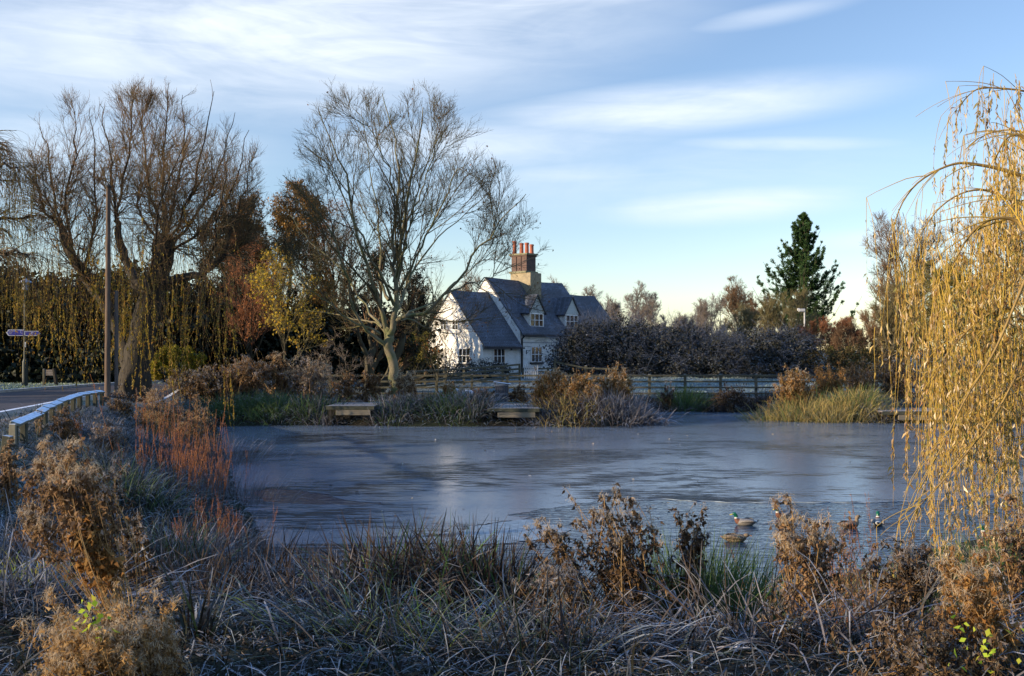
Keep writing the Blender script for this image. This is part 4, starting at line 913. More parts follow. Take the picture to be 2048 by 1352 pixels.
bare_tree('thin bare tree between the thick dark trunk and the cottage', 838, 60, 545, 130, tw_brown, 26, d=(8, 6, 4), limbs=9, trunk_r=.14, leaf=olive, nleaf=2500, skirt=.1)
bare_tree('leafy yellow green bush under the right side of the weeping willow', 350, 45, 690, 130, tw_olive, 27, name='leafy_bush', cat='bush', d=(10, 7, 4), limbs=18, multi=6, trunk_r=.08, leaf=veg_mat('yellow_green_leaves', [(.34, .26, .02), (.22, .2, .02), (.12, .12, .02)]), nleaf=9000, lsize=(.05, .1), skirt=.0, up=.3, rmin=.006)
bare_tree('bare pale twiggy bush before the thick dark trunk, left of the tall bare tree', 672, 48, 655, 150, tw_grey, 28, name='bare_bush', cat='bush', d=(8, 5, 4), limbs=20, multi=7, trunk_r=.07, skirt=.0, up=-.1, ang=(.4, 1.1), rmin=.007)
bare_tree('thin many stemmed sapling with a few brown leaves in front of the cottage gable', 880, 50.2, 612, 120, tw_syc, 29, name='sapling', d=(6, 5, 3), limbs=12, multi=4, trunk_r=.07, leaf=rust, nleaf=160, lsize=(.08, .14), skirt=.15, rmin=.006, up=.5)
bare_tree('yellow flecked low bush between the far bank and the cottage gable end', 838, 56, 665, 90, tw_dark, 30, name='leafy_bush', cat='bush', d=(8, 6, 4), limbs=14, multi=5, trunk_r=.07, leaf=olive, nleaf=2600, lsize=(.06, .12), skirt=0, rmin=.008)
# far trees behind the cottage and the hedge
far = 'bare trees on the skyline'
for k, (lb, px, Y, top, w, mt) in enumerate([
    ('far bare tree behind the smaller left roof of the cottage', 850, 92, 556, 170, tw_brown), ('far bare tree behind the ridge left of the chimney', 965, 96, 528, 150, tw_brown),
    ('far bare tree seen just right of the chimney', 1105, 100, 531, 120, tw_grey), ('far bare tree above the right end of the cottage roof', 1190, 98, 572, 120, tw_grey),
    ('pale feathery bare tree standing alone right of the cottage', 1283, 92, 566, 92, tw_grey), ('low bare tree left of the pale feathery one', 1232, 96, 588, 80, tw_grey),
    ('low bare tree over the middle of the frosted hedge', 1345, 90, 618, 80, tw_grey), ('low bare tree in the skyline dip right of the hedge middle', 1392, 92, 600, 90, tw_grey),
    ('thin spiky bare tree poking above the hedge, narrowest on the skyline', 1424, 86, 566, 56, tw_grey), ('rounded bare tree left of the dark conifer', 1494, 90, 536, 100, tw_brown),
    ('bare thicket tree filling the gap between rounded tree and conifer foot', 1470, 80, 590, 130, tw_olive)]):
    bare_tree(lb, px, Y, top, w*1.1, mt, 40+k, d=(10, 8, 5), limbs=18, multi=3, stem_to=.6, trunk_r=.2, rmin=.016, group=far, fork=.05, skirt=-.1, up=.35, ang=(.2, .7))
bare_tree('upright yellowish shrub in front of the dark conifer', 1582, 76, 572, 130, tw_olive, 61, name='tall_shrub', cat='shrub', d=(10, 7, 4), limbs=24, multi=8, trunk_r=.1, up=.9, skirt=0, rmin=.013, ang=(.2, .5))
bare_tree('dense reddish brown bush below the flood lamp', 1655, 70, 636, 150, tw_red, 62, name='tall_shrub', cat='shrub', d=(11, 8, 5), limbs=28, multi=9, trunk_r=.1, up=.7, skirt=0, rmin=.011, leaf=rust, nleaf=3000, lsize=(.05, .1), ang=(.2, .6))
bare_tree('reddish brown bush left of the golden willow strands', 1738, 71, 620, 160, tw_red, 63, name='tall_shrub', cat='shrub', d=(11, 8, 5), limbs=28, multi=9, trunk_r=.1, up=.7, skirt=0, rmin=.011, ang=(.2, .6))
bare_tree('brown twiggy bush between the reddish bush and the conifer foot', 1690, 68, 645, 120, tw_brown, 73, name='tall_shrub', cat='shrub', d=(10, 8, 5), limbs=26, multi=9, trunk_r=.09, up=.5, skirt=0, rmin=.011)
bare_tree('tall brown bush just left of the outermost golden strands', 1785, 67, 600, 150, tw_brown, 74, name='tall_shrub', cat='shrub', d=(10, 8, 5), limbs=26, multi=9, trunk_r=.1, up=.5, skirt=0, rmin=.011)
bare_tree('olive green thicket bush behind the right end of the rail fence', 1700, 64, 690, 190, tw_olive, 64, name='tall_shrub', cat='shrub', d=(10, 8, 5), limbs=26, multi=9, trunk_r=.09, up=.3, skirt=0, rmin=.010, leaf=olive, nleaf=9000, lsize=(.06, .11))
bare_tree('large rounded bare tree behind the left edge of the golden willow', 1800, 82, 420, 240, tw_brown, 65, d=(12, 8, 6), limbs=18, trunk_r=.35, rmin=.015, skirt=.12, up=.5, fork=.08)
bare_tree('olive mossy bare tree leaning in front of the large rounded one', 1770, 66, 520, 190, tw_olive, 66, d=(9, 7, 5), limbs=14, trunk_r=.2, rmin=.012, skirt=.1, up=.3, lean=1.0)
bare_tree('bare brown tree farthest right behind the golden willow', 1990, 78, 410, 270, tw_brown, 67, d=(12, 8, 5), limbs=18, trunk_r=.35, rmin=.015, skirt=.1)
bare_tree('green flecked tree filling the space behind the golden willow', 1905, 62, 520, 260, tw_olive, 68, d=(10, 8, 5), limbs=16, trunk_r=.25, rmin=.011, skirt=.02, leaf=olive, nleaf=15000, lsize=(.06, .13))
bare_tree('low dark twiggy bush right behind the golden willow curtain', 2010, 56, 640, 220, tw_brown, 69, name='tall_shrub', cat='shrub', d=(10, 8, 5), limbs=24, multi=8, trunk_r=.1, skirt=0, leaf=olive, nleaf=9000, lsize=(.06, .12), rmin=.009)

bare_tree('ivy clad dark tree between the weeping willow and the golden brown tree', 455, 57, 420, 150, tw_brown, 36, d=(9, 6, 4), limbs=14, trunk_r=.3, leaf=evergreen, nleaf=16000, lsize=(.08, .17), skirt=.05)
def conifer():
    Y = 100; rng = np.random.default_rng(71); px = 1606; x = (px-1024)*Y/F; z0 = hz(x, Y); zt = CZ+(700-430)*Y/F; H = zt-z0
    root = tree_root('conifer_tree', 'dark green spreading conifer, the only evergreen tree on the skyline', 'tree', (x, Y, z0)); g = Geo()
    tubes(g, spline([(x, Y, z0-.3), (x+.15, Y, z0+H*.5), (x, Y, zt-.2)], 14), np.linspace(.38, .03, 14), 8); put(g, 'trunk', bark_dk, root)
    g = Geo(); B = []; n = 190
    for i in range(n):
        t = (i+rng.random())/n; z = z0+H*(.12+.88*t); prof = (5.8*(1-t)**.86+.08)*rng.uniform(.45, 1.12); a = rng.uniform(0, 2*math.pi); dr = np.array([math.cos(a), math.sin(a), 0])
        B.append([np.array([x, Y, z])+dr*prof*s+np.array([0, 0, prof*(.28*s-.34*s*(1-s)*2+(.38*s*s*s))]) for s in np.linspace(0, 1, 7)])
    B = np.array(B); R = np.linspace(.05, .012, 7)[None]*np.ones((n, 1)); g2 = Geo(); tubes(g2, B, R, 4)
    lo = B[:, 0, 2] < z0+H*.68
    S1, SR = grow(B[lo], R[lo], 14, (.10, 1), (.4, 1.5), (.4, .9), .12, .15, 5, rng, rk=.5, rmin=.012, lfall=.8); S2, _ = grow(B[~lo], R[~lo], 11, (.05, 1), (.10, .42), (.4, .9), .12, .15, 5, rng, rk=.5, rmin=.012, lfall=.8); S1 = np.concatenate([S1, S2]); SR = np.concatenate([SR, _]); tubes(g2, S1, SR, 3)
    put(g2, 'branch', bark_dk, root)
    A = S1.reshape(-1, 3)[np.repeat(np.arange(S1.shape[0]*5), 8)]; tt = np.repeat(nrm(S1[:, -1]-S1[:, 0]), 40, axis=0); m = len(A)
    A = A+rng.normal(size=(m, 3))*[.05, .05, .03]; d = tt*.9+rng.normal(size=(m, 3))*.5+[0, 0, .15]
    leaves(g, A, d, rng.uniform(.14, .30, m), rng.uniform(.035, .075, m), rng, bend=.3)
    put(g, 'crown', veg_mat('conifer_needles', [(.026, .055, .024), (.035, .075, .022), (.05, .095, .03), (.018, .038, .02)], transl=.12), root)
conifer()

# leafy masses: hedge, ivy, thicket
def mass(name, label, cat, ells, n, size, mat, seed, Y, clump=.45, stems=None, sm=None, group=None, fr=0, flow=.25):
    """leaf clumps crowding the surface and inside of a few overlapping ellipsoids; ells: (px, z, rx, ry, rz, dY)"""
    rng = np.random.default_rng(seed); cs = np.array([((e[0]-1024)*(Y+e[5])/F, Y+e[5], e[1]) for e in ells]); rs = np.array([e[2:5] for e in ells]); area = (rs[:, 0]*rs[:, 2]); w = area/area.sum()
    x0, y0 = cs[0][0], cs[0][1]; root = tree_root(name, label, cat, (x0, y0, hz(x0, y0)), group)
    nc = max(40, n//45); k = rng.choice(len(ells), nc, p=w); u = nrm(rng.normal(size=(nc, 3))); rad = rng.uniform(.55, 1.0, nc)**.5*(1+.10*rng.normal(size=nc))
    C = cs[k]+u*rs[k]*rad[:, None]; gz_ = height(C[:, 0], C[:, 1]); C[:, 2] = np.maximum(C[:, 2], gz_+.1)
    i = rng.integers(0, nc, n); sc = rng.uniform(.5, 1.4, nc)[i][:, None]*clump
    q = C[i]+rng.normal(size=(n, 3))*sc*[.6, .6, .45]; q[:, 2] = np.maximum(q[:, 2], height(q[:, 0], q[:, 1])+.02)
    g = Geo(); leaves(g, q, nrm(u[i])*.5+rng.normal(size=(n, 3))*.6+[0, 0, -.35], rng.uniform(*size, n), rng.uniform(*size, n)*.7, rng, bend=.4); put(g, 'foliage', mat, root)
    if stems:
        ns, L, smat, rr = stems; kk = rng.choice(nc, ns); P0 = C[kk]; d = nrm(u[kk]+[0, 0, .6]+rng.normal(size=(ns, 3))*.4); pts = [P0]; cur = d
        for j in range(1, 6):
            cur = nrm(cur+[0, 0, -flow]+rng.normal(size=(ns, 3))*.12); pts.append(pts[-1]+cur*(rng.uniform(*L, ns)/5)[:, None])
        Pn = np.stack(pts, 1); Rn = np.full((ns, 6), rr)*np.linspace(1, .5, 6); g = Geo(); tubes(g, Pn, Rn, 3)
        P2, R2 = grow(Pn, Rn, 4, (.2, 1), (L[0]*.25, L[1]*.3), (.4, 1.0), -.2, .3, 3, rng, rk=.8, rmin=rr*.5); tubes(g, P2, R2, 3); put(g, 'stem', smat, root)
    return root
hedge_leaf = veg_mat('frosted_hedge_leaves', [(.016, .02, .016), (.028, .032, .022), (.04, .034, .022), (.05, .055, .06)], transl=.1, frost=.3, frost_lo=.4)
frost_stem = veg_mat('frosted_hedge_stems', [(.04, .05, .08), (.08, .10, .16), (.03, .03, .03), (.13, .16, .24)], transl=0, frost=.3)
mass('frosted_hedge', 'big dark hedge with blue frosted arching sprays right of the cottage', 'hedge',
     [(1150, 2.5, 1.4, 1.4, 1.6, 0), (1190, 2.9, 1.9, 1.8, 1.95, .6), (1240, 2.9, 2.2, 1.9, 1.9, .8), (1310, 2.7, 2.5, 1.9, 1.75, .8), (1380, 2.6, 2.5, 1.9, 1.6, .8), (1440, 2.4, 2.2, 1.8, 1.5, .6), (1420, 1.9, 2.4, 1.7, 1.2, 0), (1280, 1.9, 3, 1.7, 1.3, 0)],
     74000, (.08, .20), hedge_leaf, 81, 61.5, clump=.5, stems=(3800, (.7, 2.1), frost_stem, .007), flow=.12)
mass('ivy_mound', 'dark ivy covered mound at the right end of the frosted hedge', 'hedge',
     [(1520, 2.6, 1.8, 1.7, 1.5, 0), (1578, 2.6, 1.6, 1.7, 1.55, .4), (1550, 1.8, 2.3, 1.6, 1.2, -.3)], 22000, (.08, .19), hedge_leaf, 82, 61, clump=.45, stems=(1300, (.6, 1.5), frost_stem, .007))
mass('dark_thicket', 'very dark evergreen thicket beyond the road at far left', 'thicket',
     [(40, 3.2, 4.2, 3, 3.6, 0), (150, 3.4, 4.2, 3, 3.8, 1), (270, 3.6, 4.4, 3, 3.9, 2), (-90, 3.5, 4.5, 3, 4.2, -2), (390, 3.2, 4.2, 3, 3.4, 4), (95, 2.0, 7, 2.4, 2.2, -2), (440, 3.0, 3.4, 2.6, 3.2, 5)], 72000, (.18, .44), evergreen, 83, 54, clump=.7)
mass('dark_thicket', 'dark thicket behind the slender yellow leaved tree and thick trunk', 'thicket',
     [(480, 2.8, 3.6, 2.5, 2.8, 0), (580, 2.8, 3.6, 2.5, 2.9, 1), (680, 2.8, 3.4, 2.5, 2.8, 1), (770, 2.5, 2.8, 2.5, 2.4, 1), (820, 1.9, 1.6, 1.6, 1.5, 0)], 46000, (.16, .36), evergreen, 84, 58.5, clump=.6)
mass('clipped_hedge', 'low dark hedge between the rising fence and the cottage wall', 'hedge',
     [(855, 1.6, 1.3, .7, .62, 0), (900, 1.65, 1.3, .7, .60, .3), (945, 1.7, 1.3, .7, .58, .6), (985, 1.75, 1.0, .6, .55, .9)], 9000, (.05, .12), hedge_leaf, 85, 58.8, clump=.25)
mass('low_bush', 'dense green brown undergrowth at the foot of the red bushes behind the fence', 'bush',
     [(1650, 1.9, 2.0, 1.4, 1.2, 0), (1730, 2.0, 2.4, 1.4, 1.4, 0), (1830, 2.0, 2.6, 1.4, 1.6, -2), (1930, 2.0, 2.6, 1.4, 1.8, -4), (2040, 2.0, 2.6, 1.4, 1.8, -5)], 26000, (.07, .16), veg_mat('undergrowth_leaves', [(.03, .035, .015), (.06, .05, .025), (.10, .07, .03), (.04, .03, .02)], transl=.2), 86, 60, clump=.5)

# weeping willows
wil_leaf = veg_mat('weeping_willow_leaves', [(.30, .22, .03), (.40, .28, .04), (.22, .20, .04), (.36, .17, .03), (.45, .36, .12)], transl=.45, rough=.5)
def strands(g, gl, starts, lens, rng, K=9, drift=(.0, .0), r=.006, lf=30, lz=(.05, .1), lw=.22, frm=.45, fall=1.0, sway=.10, d0=None, lmi=0):
    """hanging willow whips with narrow leaves drooping from them"""
    n = len(starts); cur = nrm(np.array([0, 0, -1.])+rng.normal(size=(n, 3))*[.3, .3, .1]+np.array([drift[0], drift[1], 0])) if d0 is None else nrm(d0); pts = [starts]
    ph = rng.normal(size=(n, 3))*sway*[1, 1, 0]
    for k in range(1, K):
        cur = nrm(cur+np.array([0, 0, -1.])*.45*fall+ph*.3+rng.normal(size=(n, 3))*sway*.5+np.array([drift[0], drift[1], 0])*.3); pts.append(pts[-1]+cur*(lens/(K-1))[:, None])
    P = np.stack(pts, 1); R = np.linspace(r, r*.35, K)[None]*np.ones((n, 1)); tubes(g, P, R, 3)
    if lf:
        cnt = np.maximum(1, (lens*lf).astype(int)); idx = np.repeat(np.arange(n), cnt); m = len(idx); t = frm+(1-frm)*rng.random(m)**.8; x = t*(K-1); i0 = np.minimum(x.astype(int), K-2); fr = (x-i0)[:, None]
        kp = np.sin(idx*7.31+t*17)+.6*np.sin(idx*3.1+t*41) > rng.uniform(-1.3, .7, m); idx, t, i0, fr = idx[kp], t[kp], i0[kp], fr[kp]; m = len(idx)
        q = P[idx, i0]*(1-fr)+P[idx, i0+1]*fr; tan = nrm(P[idx, i0+1]-P[idx, i0]); a = rng.uniform(*lz, m)*rng.uniform(.55, 1.15, m)
        leaves(gl, q, tan*.6+rng.normal(size=(m, 3))*.33+[0, 0, -.55], a, a*lw, rng, bend=.5, mi=lmi)
    return P
def big_willow():
    Y = 40; rng = np.random.default_rng(91); x = (275-1024)*Y/F; root = tree_root('weeping_willow', 'huge old weeping willow with bare orange brown top and yellow hanging strands', 'tree', (x, Y, hz(x, Y))); g = Geo()
    T = [([(268,800),(272,740),(285,660),(303,590),(322,530),(332,470)], .62, .40, 14), ([(262,740),(240,660,.3),(205,600,.5),(168,548,.8),(140,505,1),(118,440,1.2)], .34, .14, 10), ([(318,575),(355,560,-.5),(405,546,-1),(445,515,-1.4)], .22, .10, 8),
         ([(300,600),(270,560,1),(245,500,1.8),(232,440,2.2)], .26, .12, 8)]
    for tr, r0, r1, S in T:
        P = spline(PX(tr, Y), 18, rng, .03); tubes(g, P, np.linspace(r0, r1, 18)*(1+.08*rng.normal(size=18)), S)
    U = [[(120,450,1.2),(105,380,1.5),(95,300,1.8),(78,255,2)], [(140,505,1),(135,400,0),(150,300,-.8),(150,222,-1.2)], [(168,548,.8),(190,430,1.8),(185,310,2.5),(180,215,3)], [(232,440,2.2),(225,350,2.6),(215,280,3),(200,208,3.2)],
         [(232,440,2.2),(250,340,1),(262,260,.4),(265,200,0)], [(332,470),(300,380,-1),(290,290,-1.8),(285,205,-2.2)], [(332,470),(325,370,.6),(330,270,1),(338,165,1.2)], [(330,480),(355,370,1.6),(372,280,2.4),(365,190,2.8)],
         [(332,490),(375,400,-.8),(405,300,-1.6),(428,182,-2)], [(335,500),(400,420,1),(440,330,1.8),(470,225,2.2)], [(340,510),(420,440,-1.2),(465,370,-2),(498,260,-2.4)], [(445,515,-1.4),(465,450,-1),(490,390,-.6),(502,320,-.3)],
         [(405,546,-1),(430,470,-2.4),(445,390,-3.2),(455,320,-3.6)], [(205,600,.5),(150,520,-1.6),(110,440,-2.6),(85,350,-3)], [(118,450,1.2),(85,420,.4),(72,360,0),(62,300,-.2)], [(300,600),(310,480,-2),(330,380,-3),(380,260,-3.6)],
         [(445,515,-1.4),(480,490,-1),(505,450,-.6),(515,420,-.3)], [(330,500),(280,420,2.6),(300,320,3.6),(320,230,4)]]
    PP = np.array([spline(PX(tr, Y), 12, rng, .05) for tr in U]); RR = np.linspace(.065, .010, 12)[None]*np.ones((len(U), 1)); tubes(g, PP, RR, 6); put(g, 'trunk', bark_wil, root)
    e1 = ell(P3(292, 390, Y), (4.6, 4.4, 4.3)); e2 = ell(P3(290, 480, Y), (4.6, 4.4, 3.2)); ev = lambda p: e1(p) | e2(p)
    g = Geo(); P1, R1 = grow(PP, RR, 27, (.05, 1), (1.2, 3.2), (.35, .95), .45, .25, 8, rng, rk=.45, rmin=.011, env=ev); P2, R2 = grow(P1, R1, 12, (.15, 1), (.5, 1.5), (.3, .85), .4, .22, 5, rng, rk=.6, rmin=.006, env=ev)
    P4, R4 = grow(P2, R2, 4, (.3, 1), (.2, .6), (.3, .7), .4, .25, 3, rng, rk=.7, rmin=.0042)
    tubes(g, P1, R1, 4); tubes(g, P2, R2, 3); tubes(g, P4, R4, 3); put(g, 'crown', tw_wil, root)
    g = Geo(); gl = Geo()
    # whips: leafy curtains in bundles, plus bare ones
    def bundle(px, py, bot, n, dY, leafy, spread=6):
        s = np.array([P3(px+rng.normal()*spread, py+rng.normal()*40, Y+dY+rng.normal()*.5) for _ in range(n)]); ln = np.array([(bot-py)*Y/F*rng.uniform(.45, 1.02) for _ in range(n)])
        strands(g, gl, s, ln, rng, r=.007, lf=leafy, lz=(.06, .14), lw=.3, frm=.3, sway=.09)
    for px, py, bot, n, dY in [(275,430,730,6,-3.7), (300,500,770,6,-3.6), (238,470,760,6,-3.7), (255,470,770,7,-3.5), (325,560,790,5,-3.2), (232,520,720,5,-3.4), (180,500,700,6,-3), (150,480,690,5,-2.4), (120,470,700,6,-2), (95,470,700,5,-1.8), (60,480,690,5,-1.5), (200,520,690,5,-3.6), (375,600,720,5,-3.2), (362,480,700,5,-2.4), (292,600,760,4,-3.6),
                               (440,560,720,5,-2.6), (455,580,820,3,-2.4), (463,700,830,3,-2.3), (410,560,700,4,-3), (215,430,640,5,-3.8), (130,540,700,5,-3.4), (70,540,720,4,-3.2), (30,500,680,5,-2.6), (340,520,680,4,-3.8), (270,540,740,4,-2.6), (245,600,700,4,-3.9), (105,600,690,4,-3.5)]:
        bundle(px, py, bot, n, dY, 42)
    n = 260; s = np.array([P3(rng.uniform(90, 480), rng.uniform(300, 460), Y+rng.uniform(-4, 3)) for _ in range(n)]); strands(g, gl, s, rng.uniform(.8, 3.2, n), rng, r=.0055, lf=3, lz=(.05, .1), lw=.28, frm=.5, sway=.3)
    n = 620; s = np.array([P3(rng.uniform(25, 475), rng.uniform(430, 620), Y+rng.uniform(-4, 4)) for _ in range(n)]); strands(g, gl, s, rng.uniform(.8, 4.0, n), rng, r=.006, lf=10, lz=(.05, .11), lw=.28, frm=.2, sway=.3)
    # tangle of short drooping wood round the limbs
    Q1, S1 = grow(PP[:, :8], RR[:, :8], 26, (0, 1), (.8, 2.4), (.5, 1.3), -.4, .35, 7, rng, rk=.35, rmin=.008); Q2, S2 = grow(Q1, S1, 9, (.1, 1), (.4, 1.3), (.3, .9), -.9, .3, 5, rng, rk=.6, rmin=.005); tubes(g, Q1, S1, 3); tubes(g, Q2, S2, 3)
    put(g, 'hanging_twigs', tw_wil, root); put(gl, 'foliage', wil_leaf, root)
    # short downward shoots tangled round the trunk
big_willow()
def left_willow():
    Y = 37; rng = np.random.default_rng(92); x = (-150-1024)*Y/F; root = tree_root('weeping_willow', 'second weeping willow reaching in at the left edge, olive brown drooping twigs', 'tree', (x, Y, hz(x, Y))); g = Geo()
    tubes(g, spline(PX([(-150,800),(-140,700),(-120,600),(-100,480),(-90,380)], Y), 14, rng, .03), np.linspace(.5, .2, 14), 10)
    U = [[(-100,480),(-50,400),(0,330,-.5),(40,345,-1)], [(-110,540),(-50,470,.5),(10,440,1),(75,430,1.4)], [(-105,500),(-60,360,1),(-20,300,1.4),(15,300,1.8)], [(-100,560),(-30,520,-1),(20,500,-1.4),(60,520,-1.8)], [(-100,430),(-70,330,-1),(-30,280,-1.6),(5,290,-2)]]
    PP = np.array([spline(PX(tr, Y), 12, rng, .05) for tr in U]); RR = np.linspace(.12, .02, 12)[None]*np.ones((len(U), 1)); tubes(g, PP, RR, 6); put(g, 'trunk', bark_wil, root)
    g = Geo(); gl = Geo(); P1, R1 = grow(PP, RR, 30, (.2, 1), (.6, 1.8), (.3, 1.1), -.5, .25, 7, rng, rk=.4, rmin=.009); P2, R2 = grow(P1, R1, 8, (.1, 1), (.5, 1.8), (.2, .7), -1.6, .2, 6, rng, rk=.6, rmin=.005); tubes(g, P1, R1, 4); tubes(g, P2, R2, 3)
    e = P2[rng.choice(len(P2), 420), -1]; strands(g, gl, e, rng.uniform(.6, 2.6, 420), rng, r=.006, lf=26, lz=(.05, .11), lw=.28, frm=.0, sway=.1)
    put(g, 'crown', tw_wil, root); put(gl, 'foliage', veg_mat('olive_willow_leaves', [(.12, .11, .03), (.18, .14, .03), (.22, .15, .03), (.08, .08, .03)], transl=.35), root)
left_willow()
def near_willow():
    """golden willow whose branches hang in from the right, a few metres from the camera"""
    rng = np.random.default_rng(93); root = tree_root('golden_willow', 'golden weeping willow hanging in close from the right, narrow tan and orange leaves', 'tree', (7.4, 10.4, hz(7.4, 10.4))); g = Geo()
    b = np.array([7.4, 10.4, hz(7.4, 10.4)]); tubes(g, spline([b-[0, 0, .3], b+[-.1, 0, 1.5], b+[.1, -.1, 3], b+[.3, .1, 5]], 12), np.linspace(.38, .2, 12), 12)
    Yc = 9.3; hub = b+[.1, 0, 3.2]
    A = [([(2048,352),(2000,338),(1960,330),(1920,326),(1880,338),(1835,366),(1805,405),(1788,450)], 0, .019), ([(2100,420),(2030,402),(1970,380),(1920,388),(1875,420),(1840,470)], .6, .019), ([(2090,640),(2020,615),(1960,640),(1900,700),(1865,760)], -.5, .022),
         ([(2120,200),(2048,182),(1990,176),(1955,178),(1925,205),(1912,240)], .9, .014), ([(2110,300),(2060,270),(2010,260),(1960,275),(1930,300)], 1.4, .016), ([(2120,560),(2040,545),(1990,540),(1930,560),(1885,620)], 1.2, .022), ([(2130,760),(2060,745),(1990,800),(1925,870),(1880,940)], -.2, .020),
         ([(2100,480),(2030,440),(1980,440),(1940,470),(1905,530)], -1.0, .022), ([(2140,860),(2070,860),(2010,930),(1950,1000)], .5, .018), ([(2120,360),(2070,300),(2040,270),(2010,280),(1990,320)], -.8, .02), ([(2120,470),(2090,420),(2050,400),(2010,430),(1985,480)], 1.0, .02), ([(2050,560),(1990,700),(1930,800),(1880,900),(1835,985)], -1.1, .012), ([(2060,700),(1990,830),(1930,910),(1860,990),(1800,1050)], -.9, .011)]
    PP = []; RR = []
    for tr, dY, r in A:
        q = PX(tr, Yc+dY); q = [hub+(np.array(q[0])-hub)*.5+[0, 0, .4]]+q if tr[0][0] >= 2080 else q
        P = spline(q, 22); PP.append(P); RR.append(np.linspace(r, r*.25, 22)); tubes(g, P, RR[-1], 6)
    put(g, 'trunk', solid_mat('golden_willow_bark', (.16, .10, .03), (.24, .16, .05), scale=9, rough=.6), root)
    PP = np.array(PP); RR = np.array(RR); g = Geo(); gl = Geo()
    P1, R1 = grow(PP, RR, 9, (.25, .98), (.3, .9), (.2, .6), -.6, .12, 7, rng, rk=.5, rmin=.0035); tubes(g, P1, R1, 4)
    def bun(px, py, bot, n, dY, lf=90, spread=9, frm=.12, drift=0.0):
        s = np.array([P3(px+rng.normal()*spread, py+rng.normal()*22, Yc+dY+rng.normal()*.12) for _ in range(n)]); ln = np.array([(bot-py)*Yc/F*rng.uniform(.72, 1.03) for _ in range(n)])
        lf = lf*rng.choice([.3, .7, 1.0, 1.4]); strands(g, gl, s, ln, rng, K=12, r=.0032, lf=lf, lz=(.042, .095), lw=.2, frm=frm, sway=.08, drift=(drift, 0))
    # (px start, py start, py end, whips, depth)
    for q in [(1790,440,850,5,0,70,9,.03), (1800,430,720,4,.1,70,8,.05), (1822,520,900,3,.2,70,7,.05), (1838,470,1040,5,.0,75,8,.1), (1850,640,1060,6,-.1,80,9,.1), (1865,420,900,3,.5,55,8,.2), (1900,360,860,3,.4,55,10,.2), (1840,400,760,2,.8,50,10,.2), (1935,400,1000,4,.6,60,12,.15), (1960,440,980,5,-.4,60,12,.15), (1985,380,900,5,-.8,65,12,.1), (2010,330,900,6,-.6,75,12,.05),
              (2030,250,760,6,.2,75,10,.0), (2045,260,900,6,.8,75,10,.0), (1995,300,560,3,.9,60,9,.0), (1915,560,1010,4,1.0,60,12,.1), (1890,620,930,4,1.0,60,10,.1), (1990,560,1040,5,.9,60,14,.1), (2040,600,1100,6,-.2,65,14,.1), (1945,700,1060,5,-.6,60,14,.1), (2000,800,1100,5,.3,60,14,.1), (1880,900,1050,3,.2,60,10,.1), (2045,900,1120,4,.6,60,12,.1), (1965,190,255,4,.9,90,8,.0), (1940,185,235,3,.9,90,6,.0), (1915,215,275,2,.9,80,4,.1), (1990,180,270,4,.9,90,8,.0), (2015,185,240,4,.9,80,8,.0), (2040,190,280,5,.9,80,10,.0), (1750,650,790,1,.2,26,1,.3)]: bun(*q)
    for _ in range(26): px_ = rng.uniform(1975, 2060); py_ = rng.uniform(225, 400); bun(px_, py_, py_+rng.uniform(120, 330), 3, rng.uniform(-.8, 1.5), int(rng.uniform(50, 95)), 12, .1, rng.uniform(0, .1))
    for _ in range(70): px_ = 1860+195*rng.random()**.8; py_ = rng.uniform(400, 800); bun(px_, py_, py_+rng.uniform(180, 430), 3, rng.uniform(-.9, 1.5), int(rng.uniform(40, 95)), 12, .1, rng.uniform(0, .25))
    # whips off the arching boughs
    e = P1[rng.choice(len(P1), 110)]; strands(g, gl, e[:, -1], rng.uniform(.4, 1.7, 110), rng, K=10, r=.003, lf=36, lz=(.05, .1), lw=.2, frm=.2, sway=.05)
    put(g, 'hanging_twigs', veg_mat('golden_twigs', [(.32, .21, .04), (.40, .27, .05), (.20, .13, .03)], transl=0, rough=.5), root)
    put(gl, 'foliage', veg_mat('golden_willow_leaves', [(.32, .14, .03), (.54, .40, .18), (.38, .22, .05), (.68, .58, .40), (.20, .075, .02), (.20, .20, .045), (.46, .31, .09), (.10, .06, .025), (.40, .25, .06), (.16, .17, .04), (.54, .38, .13), (.26, .13, .03)], transl=.35, rough=.45, spec=.4), root)
near_willow()
# ---------------------------------------------------------------- bank plants
m_frostblade = veg_mat('frosted_blades', [(.012, .02, .010), (.02, .016, .012), (.016, .036, .018), (.03, .022, .015), (.07, .08, .10), (.018, .032, .018), (.035, .024, .02), (.13, .15, .19), (.022, .045, .025)], transl=.2, frost=.5, frost_lo=.25, frost_hi=.85)
m_paleblade = veg_mat('rimed_blades', [(.05, .04, .035), (.14, .14, .16), (.04, .03, .025), (.20, .20, .24), (.07, .055, .05), (.10, .12, .13)], transl=.2, frost=.6, frost_lo=.35, frost_hi=.7)
m_gapblade = veg_mat('shadow_gap_blades', [(.012, .010, .008), (.022, .018, .013), (.014, .02, .012), (.03, .024, .018)], transl=.1)  # near-black blades standing for the shadow gaps low in the grass
m_greenblade = veg_mat('green_blades', [(.04, .09, .03), (.07, .13, .04), (.10, .14, .05), (.05, .07, .03)], transl=.3, frost=.35, frost_lo=.5)
m_darkblade = veg_mat('dark_dead_blades', [(.025, .018, .014), (.05, .035, .025), (.018, .014, .012), (.09, .065, .05), (.03, .022, .02)], transl=.15, frost=.45, frost_lo=.4, frost_hi=.95)
m_strawblade = veg_mat('straw_blades', [(.34, .24, .09), (.42, .31, .12), (.26, .22, .08), (.20, .20, .06)], transl=.35, frost=.2, frost_lo=.5)
